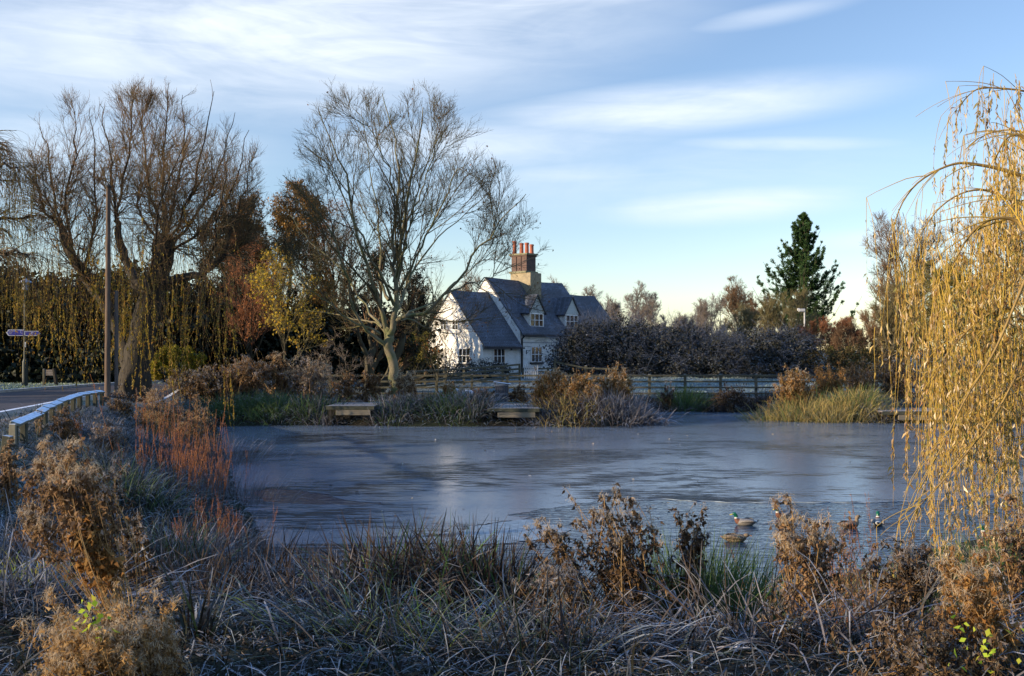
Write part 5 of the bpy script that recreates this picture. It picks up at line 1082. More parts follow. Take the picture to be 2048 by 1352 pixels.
m_brownleaf = veg_mat('dead_brown_leaves', [(.10, .055, .028), (.18, .105, .05), (.06, .038, .025), (.26, .15, .07), (.15, .09, .055), (.32, .22, .12)], transl=.3, frost=.35, frost_lo=.5)
m_darkleaf = veg_mat('dark_dead_leaves', [(.05, .032, .02), (.09, .055, .03), (.035, .028, .022), (.14, .08, .035)], transl=.2, frost=.5, frost_lo=.45)
m_sunlitleaf = veg_mat('sunlit_brown_dead_leaves', [(.30, .18, .07), (.20, .11, .04), (.42, .28, .13), (.12, .06, .025), (.36, .22, .08)], transl=.35)  # brighter leaf tones that put sunlight into the colour of the near clumps
m_bramble = veg_mat('bramble_leaves', [(.30, .15, .05), (.20, .10, .035), (.38, .24, .11), (.13, .07, .03), (.26, .18, .05)], transl=.35)
m_orangeleaf = veg_mat('orange_dead_leaves', [(.32, .16, .05), (.22, .10, .03), (.40, .24, .09), (.13, .07, .03)], transl=.45)
m_fluff = veg_mat('pale_seed_fluff', [(.50, .38, .24), (.62, .52, .38), (.38, .27, .15)], transl=.45, rough=.8)
m_greyfluff = veg_mat('grey_seed_fluff', [(.30, .28, .26), (.22, .19, .16), (.40, .38, .37)], transl=.35, rough=.8, frost=.4)
m_stem = veg_mat('tan_stems', [(.30, .19, .08), (.24, .14, .06), (.36, .25, .11)], transl=0)
m_redstem = veg_mat('rust_seed_spikes', [(.28, .11, .05), (.20, .08, .04), (.34, .16, .07)], transl=.1)
m_darkstem = veg_mat('dark_dead_stems', [(.07, .045, .03), (.11, .07, .045), (.05, .035, .03)], transl=0, frost=.4)
m_lime = veg_mat('lime_leaves', [(.25, .38, .03), (.38, .48, .05), (.40, .36, .05)], transl=.5)

def willowherb(label, base, top, rx, rz, n, seed, leafm=None, fluffm=None, stemm=None, lsize=(.03, .06), nleaf=900, nfl=60, fl=(.03, .06), r=.004, cat='wildflower', name='willowherb', low=.35, base_w=.12, group=None, depth=None, fw=.0028, extra=None, bend=.5):
    """dry leaning stems, curled hanging leaves and woolly split seed heads; base and top are points in the scene"""
    rng = np.random.default_rng(seed); base = np.array(base, float); top = np.array(top, float); leafm = leafm or m_brownleaf; fluffm = fluffm or m_fluff; stemm = stemm or m_stem; depth = depth or rx*.7
    root = tree_root(name, label, cat, base, group); g = Geo()
    u = nrm(rng.normal(size=(n, 3)))*(rng.random(n)**.45)[:, None]; tips = top+u*[rx, depth, rz]
    b = base+rng.normal(size=(n, 3))*[base_w, base_w, 0]; b[:, 2] = np.maximum(height(b[:, 0], b[:, 1]), -.05)-.03
    s = np.linspace(0, 1, 9)[None, :, None]; P = b[:, None]+(tips-b)[:, None]*s; sag = rng.normal(size=(n, 1, 3))*.06*np.linalg.norm(tips-b, axis=1)[:, None, None]; P = P+sag*(4*s*(1-s))
    P[:, -1] += rng.normal(size=(n, 3))*rx*.12
    R = np.linspace(r, r*.4, 9)[None]*np.ones((n, 1)); tubes(g, P, R, 4)
    sc = rx
    P1, R1 = grow(P, R, 5, (low, 1), (sc*.25, sc*.6), (.3, .9), .1, .35, 5, rng, rk=.5, rmin=r*.3); tubes(g, P1, R1, 3); put(g, 'stem', stemm, root)
    g = Geo(); a1 = P1.reshape(-1, 3); a2 = P[:, 6:].reshape(-1, 3); A = np.concatenate([a1, a2]); k = rng.integers(0, len(A), nleaf); q = A[k]+rng.normal(size=(nleaf, 3))*sc*.05; L = rng.uniform(*lsize, nleaf)
    leaves(g, q, rng.normal(size=(nleaf, 3))*[.5, .5, .4]+[0, 0, -.8], L, L*rng.uniform(.28, .55, nleaf), rng, bend=bend*2); put(g, 'foliage', leafm, root)
    if nfl:
        g = Geo(); T = np.concatenate([P1[:, -1], P[:, -1]]); hi = T[:, 2] > top[2]-rz*.5; T = T[hi] if hi.sum() > 5 else T; kk = rng.integers(0, len(T), nfl*n//3); m = len(kk)
        dd = np.array([.0, 0, .5])+rng.normal(size=(len(T), 3))*.6; ribbons(g, T[kk]+rng.normal(size=(m, 3))*fl[0]*.5, dd[kk]+rng.normal(size=(m, 3))*.45, rng.uniform(*fl, m), fw, rng, K=4, droop=1.4, wig=1.4, end=.4); put(g, 'seed_sprays', fluffm, root)
    if extra:
        g = Geo(); e = extra; c = np.array(e[0]); m = e[1]; q = c+rng.normal(size=(m, 3))*e[2]; leaves(g, q, rng.normal(size=(m, 3))*.6+[0, -.2, -.5], rng.uniform(.025, .05, m), rng.uniform(.016, .03, m), rng, bend=.3); put(g, 'green_leaves', m_lime, root)
    return root
def tussock(label, base, n, L, w, mat, seed, spread=.15, lean=.55, droop=1.4, kink=0.0, name='sedge_tussock', cat='sedge', K=6, group=None, dirx=0.0, mat2=None, frac2=0.0):
    """a fountain of blades from one crown"""
    rng = np.random.default_rng(seed); base = np.array(base, float); root = tree_root(name, label, cat, base, group)
    for mt, cnt in ((mat, int(n*(1-frac2))), (mat2, int(n*frac2))):
        if not mt or cnt < 2: continue
        b = base+rng.normal(size=(cnt, 3))*[spread, spread*.8, 0]; b[:, 2] = np.maximum(height(b[:, 0], b[:, 1]), 0)-.02
        out = (b-base)*[1, 1, 0]; out = out/max(spread, .01)
        d = out*lean*.6+rng.normal(size=(cnt, 3))*[lean*.5, lean*.5, .1]+[dirx, 0, 1.0]
        g = Geo(); ribbons(g, b, d, rng.uniform(*L, cnt), rng.uniform(*w, cnt), rng, K=K, droop=rng.uniform(.3, droop, cnt), kink=kink, wig=.2); put(g, 'leaves', mt, root)
    return root
def spikes(label, base, n, H, seed, spread=.3, mat=None, r=.004, lean=(0, 0), group=None, name='loosestrife', nod=.011):
    """tall straight stems closely set with dry seed capsules"""
    rng = np.random.default_rng(seed); base = np.array(base, float); root = tree_root(name, label, 'wildflower', base, group); mat = mat or m_redstem; g = Geo()
    b = base+rng.normal(size=(n, 3))*[spread, spread*.7, 0]; b[:, 2] = np.maximum(height(b[:, 0], b[:, 1]), 0)-.02
    d = nrm(np.array([lean[0], lean[1], 1.0])+rng.normal(size=(n, 3))*[.12, .12, 0]); L = rng.uniform(*H, n); s = np.linspace(0, 1, 7)[None, :, None]; P = b[:, None]+d[:, None]*L[:, None, None]*s+(rng.normal(size=(n, 1, 3))*.02)*s*s*L[:, None, None]
    tubes(g, P, np.linspace(r, r*.4, 7)[None]*np.ones((n, 1)), 3)
    P1, R1 = grow(P, np.full((n, 7), r*.7), 4, (.35, .85), (.15, .45), (.2, .45), .3, .05, 5, rng, rk=.7, rmin=r*.35); tubes(g, P1, R1, 3); put(g, 'stem', mat, root)
    g = Geo(); A = np.concatenate([P[:, 3:].reshape(-1, 3)]); m = n*42; i = rng.integers(0, n, m); t = rng.uniform(.45, 1, m); x = t*6; i0 = np.minimum(x.astype(int), 5); fr = (x-i0)[:, None]; q = P[i, i0]*(1-fr)+P[i, i0+1]*fr
    m2 = n*4*14; j = rng.integers(0, len(P1), m2); q2 = P1[j, rng.integers(1, 5, m2)]+(rng.random((m2, 1))-.5)*.05*nrm(P1[j, -1]-P1[j, 0]); q = np.concatenate([q, q2]); m = len(q)
    leaves(g, q-[0, 0, nod*.5], rng.normal(size=(m, 3))+[0, 0, .6], rng.uniform(nod, nod*2.2, m), nod*.9, rng, bend=.2); put(g, 'seed_sprays', mat, root)
    return root
def grass(name, label, pts, L, w, mat, seed, shore=False, lean=.8, droop=1.6, K=5, kink=0.15, wind=(0, 0), rise=.75):
    rng = np.random.default_rng(seed); n = len(pts); d = rng.normal(size=(n, 3))*[lean, lean, .15]+[wind[0], wind[1], rise]; d[:, 2] = np.abs(d[:, 2]); g = Geo()
    ln = rng.uniform(*L, n)*((.30+.70*np.clip((pond_dist(pts[:, 0], pts[:, 1])-.3)/3.2, 0, 1)) if shore else 1)
    ribbons(g, pts, d, ln, w[0]+(w[1]-w[0])*rng.random(n)**1.8*1.3, rng, K=K, droop=rng.uniform(.5, droop, n), kink=kink, wig=.35); o = g.build(name, mat); tag(o, label, 'grass', kind='stuff'); return o
def scatter(n, x0, x1, y0, y1, seed, dmin=.05, dmax=99, dens=None, screen=False):
    rng = np.random.default_rng(seed); out = []; tot = 0
    while tot < n:
        y = rng.uniform(y0, y1, n*2)
        if screen: px = rng.uniform(x0, x1, n*2); x = (px-1024)*y/F
        else: x = rng.uniform(x0, x1, n*2)
        d = pond_dist(x, y); ok = (d > dmin) & (d < dmax)
        if dens is not None: ok &= rng.random(n*2) < dens(x, y)
        q = np.stack([x[ok], y[ok], height(x[ok], y[ok])-.01], -1); out.append(q); tot += len(q)
    return np.concatenate(out)[:n]
def patch(x, y, s=1.3, k=0): return .5+.5*np.sin(x*s+1.3*k)*np.sin(y*s*1.2+.7*k+x*.4)

# ground cover --------------------------------------------------------------
offr = lambda x, y: ((x > -9.2-.30*(y-15)) | (y < 14)).astype(float)
grass('frosted_grass', 'matted frosted grass covering the near bank in the foreground', scatter(46000, -450, 2500, 4.3, 12.8, 1, dens=lambda x, y: .35+.65*patch(x, y, 1.6), screen=True), (.16, .46), (.004, .010), m_frostblade, 101, shore=True, lean=1.1, droop=2.4, kink=.3, rise=.55)
grass('dead_grass', 'near black dead grass painting the shadow gaps low under the frosted blades of the near bank', scatter(42000, -450, 2500, 4.3, 12.2, 8, screen=True), (.08, .26), (.006, .014), m_gapblade, 108, shore=True, lean=1.2, droop=2.0, kink=.3)
grass('frosted_grass', 'pale rimed dead blades lying flat over the near bank', scatter(10000, -450, 2500, 4.3, 11.5, 2, dens=lambda x, y: patch(x, y, 2.1, 2)**2, screen=True), (.25, .65), (.004, .010), m_paleblade, 102, shore=True, lean=1.6, droop=2.0, kink=.4, K=6, rise=.3)
m_rime = veg_mat('white_rime_blades', [(.16, .16, .19), (.28, .29, .33), (.07, .07, .07), (.20, .21, .25), (.05, .07, .05)], transl=.2, frost=.9, frost_lo=.15, frost_hi=.6)
grass('frosted_grass', 'white rimed matted grass nearest the camera along the bottom', scatter(15000, -250, 2300, 4.4, 6.9, 9, dens=lambda x, y: patch(x, y, 2.6, 4)**1.2*(y < 5.9+.5*patch(x, y, 1.5, 1))), (.10, .34), (.003, .007), m_rime, 109, lean=1.5, droop=2.2, kink=.35, rise=.45)
grass('frosted_grass', 'frosted rough grass on the left bank below the knee rail', scatter(30000, -12.5, -2.2, 12, 34, 3, dens=offr), (.15, .42), (.008, .018), m_frostblade, 103, lean=.8)
grass('frosted_grass', 'short frosted verge grass between knee rail, path and road', scatter(26000, -14.5, -7, 12, 34, 4, dens=lambda x, y: (x < -7.6-.33*(y-15)+.4).astype(float)*(x > -12.4-.09*(y-15)).astype(float)*.9+.04), (.05, .13), (.008, .016), veg_mat('verge_blades', [(.10, .13, .06), (.16, .2, .1), (.3, .32, .3)], frost=.7), 104, lean=.8)
grass('rough_grass', 'rough frosted grass and weeds along the far bank', scatter(26000, -13, 19, 39, 49.5, 5, dmin=-.05, dens=lambda x, y: np.where(patch(x, y, 1.1, 1) > .42, 1, .25)*(~((y > 40.2) & (y < 46) & (((x > -1.3) & (x < 1.3)) | ((x > -7.6) & (x < -5.2)))))*((y < 45.5) | (x > 5.5) | (x < -8) | (patch(x, y, 2, 3) > .6))), (.12, .50), (.014, .03), m_frostblade, 105, lean=.6, droop=1.8)
grass('field_grass', 'short frosted field grass behind the long fence', scatter(26000, 4, 24, 50, 61, 6), (.04, .10), (.02, .05), veg_mat('field_blades', [(.16, .24, .16), (.30, .38, .30), (.44, .5, .46)], frost=.6), 106, lean=.8)
grass('verge_grass', 'low frosted grass strip beyond the road before the dark thicket', scatter(12000, -31, -14, 40, 53, 7, dens=lambda x, y: ((x < -19.4) | (y > 47)).astype(float)), (.06, .16), (.02, .04), veg_mat('lit_verge_blades', [(.14, .20, .07), (.24, .30, .14), (.4, .44, .36)], frost=.6), 107, lean=.7)

def litter():
    rng = np.random.default_rng(120); pts = scatter(30000, -450, 2500, 4.3, 12.5, 121, screen=True); g = Geo(); n = len(pts)
    leaves(g, pts+[0, 0, .02], rng.normal(size=(n, 3))*[1, 1, .25], rng.uniform(.015, .06, n), rng.uniform(.006, .022, n), rng, bend=.6)
    o = g.build('leaf_litter', veg_mat('leaf_litter', [(.03, .022, .015), (.07, .045, .03), (.04, .03, .02), (.12, .10, .09), (.05, .035, .02)], transl=.1, frost=.45, frost_lo=.6)); tag(o, 'broken dead leaves and reed scraps lying among the frosted foreground grass', 'leaf litter', kind='stuff')
    q = np.array([(*W(px, py), .012) for px, py in zip(rng.uniform(430, 1900, 90), 700+150*(1+rng.random(90)**2.2*1.6))]); q = q[pond_dist(q[:, 0], q[:, 1]) < -.1]; n = len(q); g = Geo()
    leaves(g, q, rng.normal(size=(n, 3))*[1, 1, .08], rng.uniform(.05, .1, n), rng.uniform(.03, .06, n), rng, bend=.2)
    o = g.build('fallen_leaves', veg_mat('fallen_leaves_on_ice', [(.25, .18, .06), (.26, .26, .26), (.18, .11, .05), (.3, .3, .29)], transl=0)); tag(o, 'scattered fallen leaves and ice chips lying on the frozen pond', 'leaf litter', kind='stuff')
litter()

# far bank, left to right -----------------------------------------------------
fb = 'wild plants along the far bank'
def fw(label, px, Y, topy, w, n, seed, **k):
    x = (px-1024)*Y/F; b = (x, Y, max(hz(x, Y), 0)); zt = CZ+(700-topy)*Y/F; H = zt-b[2]; rx = w*Y/F/2
    kw = dict(lsize=(.06, .14), nleaf=int(w*45), nfl=60, fl=(.07, .15), r=.010, base_w=rx*.6, group=fb, fw=.020, low=.15)
    kw.update(k); willowherb(label, b, (x, Y, b[2]+H*.62), rx, H*.40, n, seed, **kw)
m_frostbrown = veg_mat('frosted_brown_leaves', [(.13, .085, .06), (.22, .16, .12), (.09, .06, .045), (.30, .24, .2)], transl=.25, frost=.6, frost_lo=.3)
fw('brown seed head bush at the water edge beneath the willow strands', 400, 42.5, 735, 120, 60, 201, leafm=m_darkleaf, fluffm=m_greyfluff)
fw('reddish brown seed bush with silvery tops left of the first platform', 490, 43, 712, 110, 60, 202, leafm=m_brownleaf, fluffm=m_greyfluff)
fw('tall fluffy white topped seed heads beside the frosted purple bush', 555, 43.5, 700, 60, 40, 203, leafm=m_brownleaf, fluffm=m_fluff, nfl=70)
fw('broad mound of dry willowherb crowned with white fluff left of the first platform', 615, 43.5, 712, 100, 80, 204, leafm=m_frostbrown, fluffm=m_fluff, nfl=80)
fw('rust coloured dock stems below the thick dark trunk', 690, 45, 738, 60, 24, 205, nfl=8)
fw('rust coloured seed stems at the left foot of the tall bare tree', 740, 45, 735, 50, 24, 206, nfl=10)
fw('bright golden fluffy seed heads at the right foot of the tall bare tree', 812, 44, 738, 54, 34, 207, leafm=m_brownleaf, fluffm=m_fluff, nfl=110)
fw('orange tinted fluffy seed heads beside the upright grey stone', 895, 44.4, 752, 40, 26, 208, leafm=m_orangeleaf, fluffm=m_fluff, nfl=70)
fw('thin pale dead stem topped with bleached leaves near the round boulder', 922, 44, 755, 18, 6, 209, leafm=m_frostbrown, nfl=40, nleaf=160)
fw('low orange brown weeds left of the litter bin', 968, 45.6, 776, 50, 30, 210, leafm=m_brownleaf, nfl=6)
fw('low brown weeds right of the litter bin', 1042, 45.4, 766, 50, 34, 211, leafm=m_brownleaf, nfl=18)
fw('large orange brown bramble and willowherb mass right of the bin, left part', 1105, 41.5, 735, 90, 90, 212, leafm=m_bramble, nleaf=7500, fluffm=m_fluff)
fw('large orange brown bramble and willowherb mass right of the bin, middle part', 1160, 41, 740, 100, 100, 213, nleaf=8000, leafm=m_bramble, fluffm=m_fluff, nfl=30)
fw('fluffy topped brown willowherb above the pale frosted grasses', 1232, 41.5, 735, 80, 80, 214, nleaf=6000, leafm=m_bramble, fluffm=m_fluff, nfl=60)
fw('small fluffy seed head standing alone against the long fence', 1335, 48.6, 748, 30, 14, 215, leafm=m_darkleaf, fluffm=m_greyfluff, nfl=60)
fw('brown weeds against the fence left of the golden reeds', 1460, 48.6, 768, 90, 40, 216, leafm=m_darkleaf, nfl=10)
fw('tan fluffy willowherb leaning at the left end of the golden reeds', 1590, 43.5, 735, 80, 60, 217, nleaf=5000, leafm=m_bramble, fluffm=m_fluff, nfl=50)
fw('tall rusty willowherb before the fence, behind the golden reeds', 1660, 44.5, 720, 80, 60, 218, nleaf=5000, leafm=m_bramble, fluffm=m_brownleaf, nfl=20)
fw('tall dark rusty willowherb left of the willow strands', 1720, 46, 720, 80, 70, 219, leafm=m_brownleaf, nfl=14)
fw('dark brown willowherb thicket seen through the willow strands', 1790, 46, 705, 90, 90, 220, leafm=m_darkleaf, nfl=10)
fw('brown willowherb thicket right of the third platform', 1900, 45.5, 715, 110, 90, 221, leafm=m_darkleaf, nfl=10)
fw('brown leafy bank plants farthest right behind the willow', 2010, 44, 725, 110, 90, 222, leafm=m_brownleaf, nfl=10)
def ft(label, px, Y, n, L, seed, mat=m_frostblade, spread=.35, **k):
    kw = dict(lean=.55, droop=1.9, group='sedge tufts along the far bank'); kw.update(k)
    tussock(label, gy(px, Y), n, L, (.012, .028), mat, seed, spread=spread, **kw)
ft('dark green sedge drooping over the water at the left end of the far bank', 470, 40.8, 700, (.4, .9), 230, m_greenblade, .7)
ft('dark green sedge under the silvery seed bush', 545, 40.6, 700, (.4, .95), 231, m_greenblade, .6)
ft('blue frosted sedge left of the first platform', 625, 40.6, 800, (.4, .9), 232, m_frostblade, .6, mat2=m_greenblade, frac2=.4)
ft('frosted pale sedge hiding the corner of the first platform', 655, 39.9, 240, (.3, .6), 233, m_paleblade, .3)
ft('pale arching frosted sedge right of the first platform', 788, 40.0, 700, (.4, .95), 234, m_paleblade, .5, mat2=m_greenblade, frac2=.3)
ft('frosted sedge below the golden fluffy seed heads', 845, 40.4, 800, (.4, .9), 235, m_frostblade, .6)
ft('dark sedge tuft with silver tips left of the second platform', 905, 40.0, 800, (.5, 1.1), 236, m_greenblade, .55, mat2=m_paleblade, frac2=.3)
ft('tall arching silver sedge at the left corner of the second platform', 950, 39.9, 700, (.6, 1.2), 237, m_frostblade, .4, mat2=m_paleblade, frac2=.4)
ft('low frosted sedge beneath the second platform', 1085, 39.4, 260, (.3, .6), 238, m_paleblade, .35)
ft('brown dead sedge hanging under the bramble mass', 1135, 39.9, 900, (.5, 1.0), 239, m_darkblade, .8, mat2=m_strawblade, frac2=.35)
ft('pale frosted grass at the right end of the bramble mass', 1225, 40.2, 900, (.6, 1.2), 240, m_paleblade, .7)
ft('frosted white grass point reaching into the ice', 1275, 40.4, 600, (.5, 1.1), 241, m_paleblade, .5)
ft('dark green rush clump before the fence in the inlet', 1372, 49.2, 800, (.6, 1.3), 242, m_greenblade, .55, droop=.9)
ft('dark frosted weeds low in the inlet before the edging board', 1330, 49.0, 500, (.3, .7), 243, m_darkblade, .6)
ft('dark brown rush clump in the middle of the inlet', 1450, 49.0, 900, (.4, 1.0), 244, m_darkblade, .9)
ft('dark frosted tuft beside the golden reeds in the inlet', 1518, 48.6, 700, (.4, .9), 245, m_darkblade, .6)
ft('pale straw fringe at the left tip of the golden reeds', 1545, 42.9, 400, (.3, .6), 246, m_strawblade, .6)
ft('golden straw reeds, left mound on the right bank', 1600, 42.6, 1300, (.5, 1.15), 247, m_strawblade, .75, mat2=m_greenblade, frac2=.2)
ft('golden straw reeds, middle mound on the right bank', 1665, 41.9, 1300, (.5, 1.05), 248, m_strawblade, .7)
ft('golden green reeds, right mound beside the third platform', 1715, 42.4, 1200, (.5, 1.1), 249, m_strawblade, .6, mat2=m_greenblade, frac2=.4)
ft('frost tipped straw sedge at the corner of the third platform', 1765, 41.4, 600, (.3, .8), 250, m_paleblade, .4, mat2=m_strawblade, frac2=.5)
ft('green sedge under the willow strands at the right bank', 1900, 41.8, 900, (.4, .9), 251, m_greenblade, .9)
ft('brown green sedge farthest right on the far bank', 2010, 41.6, 900, (.4, .9), 252, m_darkblade, .9, mat2=m_greenblade, frac2=.4)

# left bank -------------------------------------------------------------------
lb = 'wild plants on the left bank'
def at(px, py): return ground_at(px, py)
def lw(label, px, Y, topy, w, n, seed, **k):
    x = (px-1024)*Y/F; b = (x, Y, max(hz(x, Y), 0)); zt = CZ+(700-topy)*Y/F; H = zt-b[2]; rx = w*Y/F/2; s = Y/42
    kw = dict(lsize=(.04, .09), nleaf=int(w*22), nfl=50, fl=(.04, .09), r=.006, base_w=rx*.5, group=lb, fw=.005, low=.2)
    kw.update(k); willowherb(label, b, (x, Y, b[2]+H*.62), rx, H*.40, n, seed, **kw)
lw('dark seed bush hiding the base of the willow trunk', 245, 31, 775, 70, 40, 260, leafm=m_darkleaf, fluffm=m_greyfluff)
lw('brown bush with fluffy pinkish tops right of the willow trunk', 320, 29, 765, 110, 70, 261, leafm=m_brownleaf, fluffm=m_fluff, nfl=60)
lw('dark brown leafy stems leaning over the knee rail', 130, 20.5, 812, 60, 26, 262, leafm=m_brownleaf, fluffm=m_greyfluff, nfl=30)
lw('single fluffy stem standing before the road', 78, 20, 800, 16, 5, 263, leafm=m_frostbrown, nfl=60, nleaf=120)
lw('brown curled plant at the near end of the knee rail', 18, 14.2, 870, 44, 18, 264, leafm=m_brownleaf, nfl=20)
lw('brown bush behind the tall rusty seed spikes', 390, 27, 790, 90, 50, 265, leafm=m_brownleaf, fluffm=m_fluff, nfl=30)
lw('grey fluffy seed bush among frosted grass, middle of the left bank', 215, 21, 830, 90, 40, 266, leafm=m_frostbrown, fluffm=m_greyfluff)
spikes('tall rust red loosestrife spikes, the thickest stand on the left bank', gy(355, 19.5), 60, (.9, 1.9), 270, spread=.48, group=lb)
spikes('rust red loosestrife spikes leaning right of the thickest stand', gy(395, 17.6), 34, (.8, 1.5), 271, spread=.35, lean=(.12, 0), group=lb)
spikes('short rusty loosestrife spikes low by the water, left bank', gy(425, 14.4), 26, (.4, .85), 272, spread=.25, group=lb, r=.003, nod=.008)
spikes('lone rust red loosestrife spikes left of the thickest stand', gy(285, 17.5), 7, (.7, 1.0), 273, spread=.35, group=lb)
spikes('rusty loosestrife spikes by the dark folded sedge', gy(400, 13.2), 14, (.5, .8), 274, spread=.22, lean=(-.18, 0), group=lb, r=.003, nod=.008)
def lt(label, px, Y, n, L, seed, mat=m_frostblade, spread=.3, w=(.006, .013), **k):
    kw = dict(lean=.6, droop=2.0, group='sedge tufts on the left bank'); kw.update(k); tussock(label, gy(px, Y), n, L, w, mat, seed, spread=spread, **kw)
lt('frosted silver green sedge behind the brown seed heads, left bank', 205, 17.5, 900, (.4, .9), 280, m_frostblade, .55)
lt('frosted sedge mound left of the rust red spikes', 255, 16.2, 900, (.4, .9), 281, m_frostblade, .5, mat2=m_greenblade, frac2=.3)
lt('arching grey green sedge fountain in the middle of the left bank', 340, 12.2, 700, (.5, 1.0), 282, m_frostblade, .28, mat2=m_greenblade, frac2=.3)
lt('arching pale sedge beside the rusty spikes at the water edge', 395, 12.8, 500, (.4, .9), 283, m_paleblade, .28)
lt('dark folded dead sedge with silver edges, centre of the left bank', 300, 10.2, 900, (.35, .75), 284, m_darkblade, .5, kink=.6, w=(.008, .018))
lt('dark dead reed stubs beside the water, left bank', 405, 9.8, 520, (.4, .75), 285, m_darkblade, .3, kink=.5, w=(.008, .018), lean=.3)
lt('frosted tangle at the left picture edge below the knee rail', 30, 10.5, 900, (.4, .9), 286, m_paleblade, .6, kink=.3)
lt('rimed thin reeds standing in the ice off the left bank', 470, 14.5, 420, (.25, .6), 287, m_paleblade, .5, w=(.003, .006), lean=.35, droop=1.0)
lt('rimed thin reeds standing in the ice, farther along the left bank', 452, 19.5, 420, (.3, .8), 288, m_paleblade, .5, w=(.004, .008), lean=.35, droop=1.0)
lt('rimed twiggy reeds at the far end of the left bank', 440, 26.0, 420, (.3, .9), 289, m_paleblade, .6, w=(.006, .010), lean=.4, droop=1.0)
lt('frosted grass mound behind the rust red spikes', 300, 23.5, 900, (.3, .8), 290, m_frostblade, .8)
lt('frosted grass mound beside the knee rail, halfway along', 180, 23.5, 800, (.3, .7), 291, m_paleblade, .7)
lt('yellow green tuft among frosted blades at the left edge', 55, 7.6, 130, (.25, .45), 292, veg_mat('yellow_green_blades', [(.2, .24, .04), (.36, .3, .06), (.12, .2, .05)], transl=.4), .14)

# foreground --------------------------------------------------------------------
fg = 'dry willowherb plants in the foreground'
def near(label, bpx, bpy, tpx, tpy, Y, rxp, rzp, n, seed, Yt=None, **k):
    Yt = Yt or Y; x = (bpx-1024)*Y/F; b = np.array([x, Y, hz(x, Y)]); t = P3(tpx, tpy, Yt); u = Yt/F
    kw = dict(group=fg); kw.update(k); kw['nleaf'] = int(kw.get('nleaf', 900)*.8); ls = kw.get('lsize', (.03, .06)); kw['lsize'] = (ls[0]*1.0, ls[1]*1.2); return willowherb(label, b, t, rxp*u, rzp*u, n, seed, **kw)
near('large golden brown fluffy clump lit by the sun in the near left corner', 215, 1380, 205, 1275, 4.7, 165, 92, 60, 301, leafm=m_sunlitleaf, nleaf=6500, nfl=380, lsize=(.014, .034), fl=(.02, .05), r=.0026, fw=.0018, low=.1, extra=(P3(190, 1240, 4.45), 26, [.045, .03, .045]))
near('golden brown fluffy clump at the bottom, right of the large lit one', 330, 1390, 318, 1290, 4.9, 58, 95, 30, 302, leafm=m_sunlitleaf, nleaf=2600, nfl=380, lsize=(.014, .034), fl=(.02, .05), r=.0026, fw=.0018, low=.1)
near('tall leaning brown plant with orange leaves and matted fluff, left side', 265, 1215, 140, 935, 5.6, 72, 62, 34, 303, leafm=m_brownleaf, nleaf=3000, nfl=150, lsize=(.02, .045), fl=(.025, .055), r=.0035, fw=.002, base_w=.02, low=.55)
near('hanging orange leaves on the lower stems of the tall leaning plant', 262, 1215, 165, 1065, 5.55, 32, 78, 16, 304, leafm=m_orangeleaf, nleaf=1100, nfl=0, lsize=(.025, .05), base_w=.02, low=.55, r=.003)
near('small matted brown seed head drooping at the left, below the tall one', 240, 1200, 62, 1040, 5.7, 36, 30, 12, 305, nleaf=700, nfl=140, lsize=(.018, .04), fl=(.025, .05), r=.003, fw=.002, base_w=.03, low=.6)
near('dark brown seed bush with frosted fluff, halfway down the left bank', 215, 1130, 190, 960, 9.0, 75, 62, 30, 307, leafm=m_darkleaf, fluffm=m_greyfluff, nleaf=2200, nfl=110, lsize=(.03, .055), fl=(.03, .06), r=.0035, base_w=.15, low=.25)
near('brown seed bush at the left edge, under the knee rail end', 40, 1080, 95, 930, 10.5, 62, 50, 26, 308, leafm=m_brownleaf, nleaf=1900, nfl=110, lsize=(.03, .06), fl=(.03, .06), r=.0035, base_w=.15, low=.25)
near('brown seed plant leaning low beside the folded sedge', 330, 1190, 262, 1070, 7.6, 40, 45, 16, 306, leafm=m_darkleaf, fluffm=m_greyfluff, nleaf=1200, nfl=60, lsize=(.025, .05), r=.003)
near('tall willowherb in front of the open water, frosted fluffy crown', 1300, 1230, 1215, 1040, 8.4, 102, 78, 36, 311, leafm=m_darkleaf, nleaf=3000, nfl=120, lsize=(.03, .06), fl=(.03, .06), r=.0045, fw=.0026, base_w=.10, low=.35)
near('willowherb stems leaning left over the ice, shaggy brown tips', 1280, 1240, 1095, 1062, 8.3, 48, 34, 16, 312, leafm=m_darkleaf, nleaf=1100, nfl=110, lsize=(.028, .055), fl=(.03, .06), r=.0042, fw=.0026, base_w=.06, low=.5)
near('willowherb lower stems with small rusty leaves above the green sedge', 1320, 1240, 1225, 1120, 8.5, 80, 70, 20, 313, leafm=m_brownleaf, nleaf=1300, nfl=0, lsize=(.025, .05), r=.004, base_w=.08, low=.3)
near('slimmer dark willowherb standing right of the tall frosted one', 1390, 1220, 1382, 1065, 8.6, 50, 84, 22, 314, leafm=m_darkleaf, nleaf=1900, nfl=60, lsize=(.028, .055), fl=(.03, .05), r=.004, fw=.0026, base_w=.05, low=.3)
near('broad shaggy tan willowherb in front of the hidden drake', 1620, 1230, 1608, 1055, 7.6, 76, 90, 34, 315, leafm=m_brownleaf, nleaf=2800, nfl=170, lsize=(.028, .055), fl=(.035, .07), r=.004, fw=.0028, base_w=.07, low=.25)
near('dark drooping willowherb over the sedge mound, left of the lit stems', 1230, 1270, 1095, 1155, 7.2, 78, 38, 26, 316, leafm=m_darkleaf, fluffm=m_greyfluff, nleaf=2100, nfl=110, lsize=(.022, .045), fl=(.03, .055), r=.003, fw=.0024, base_w=.06, low=.55)
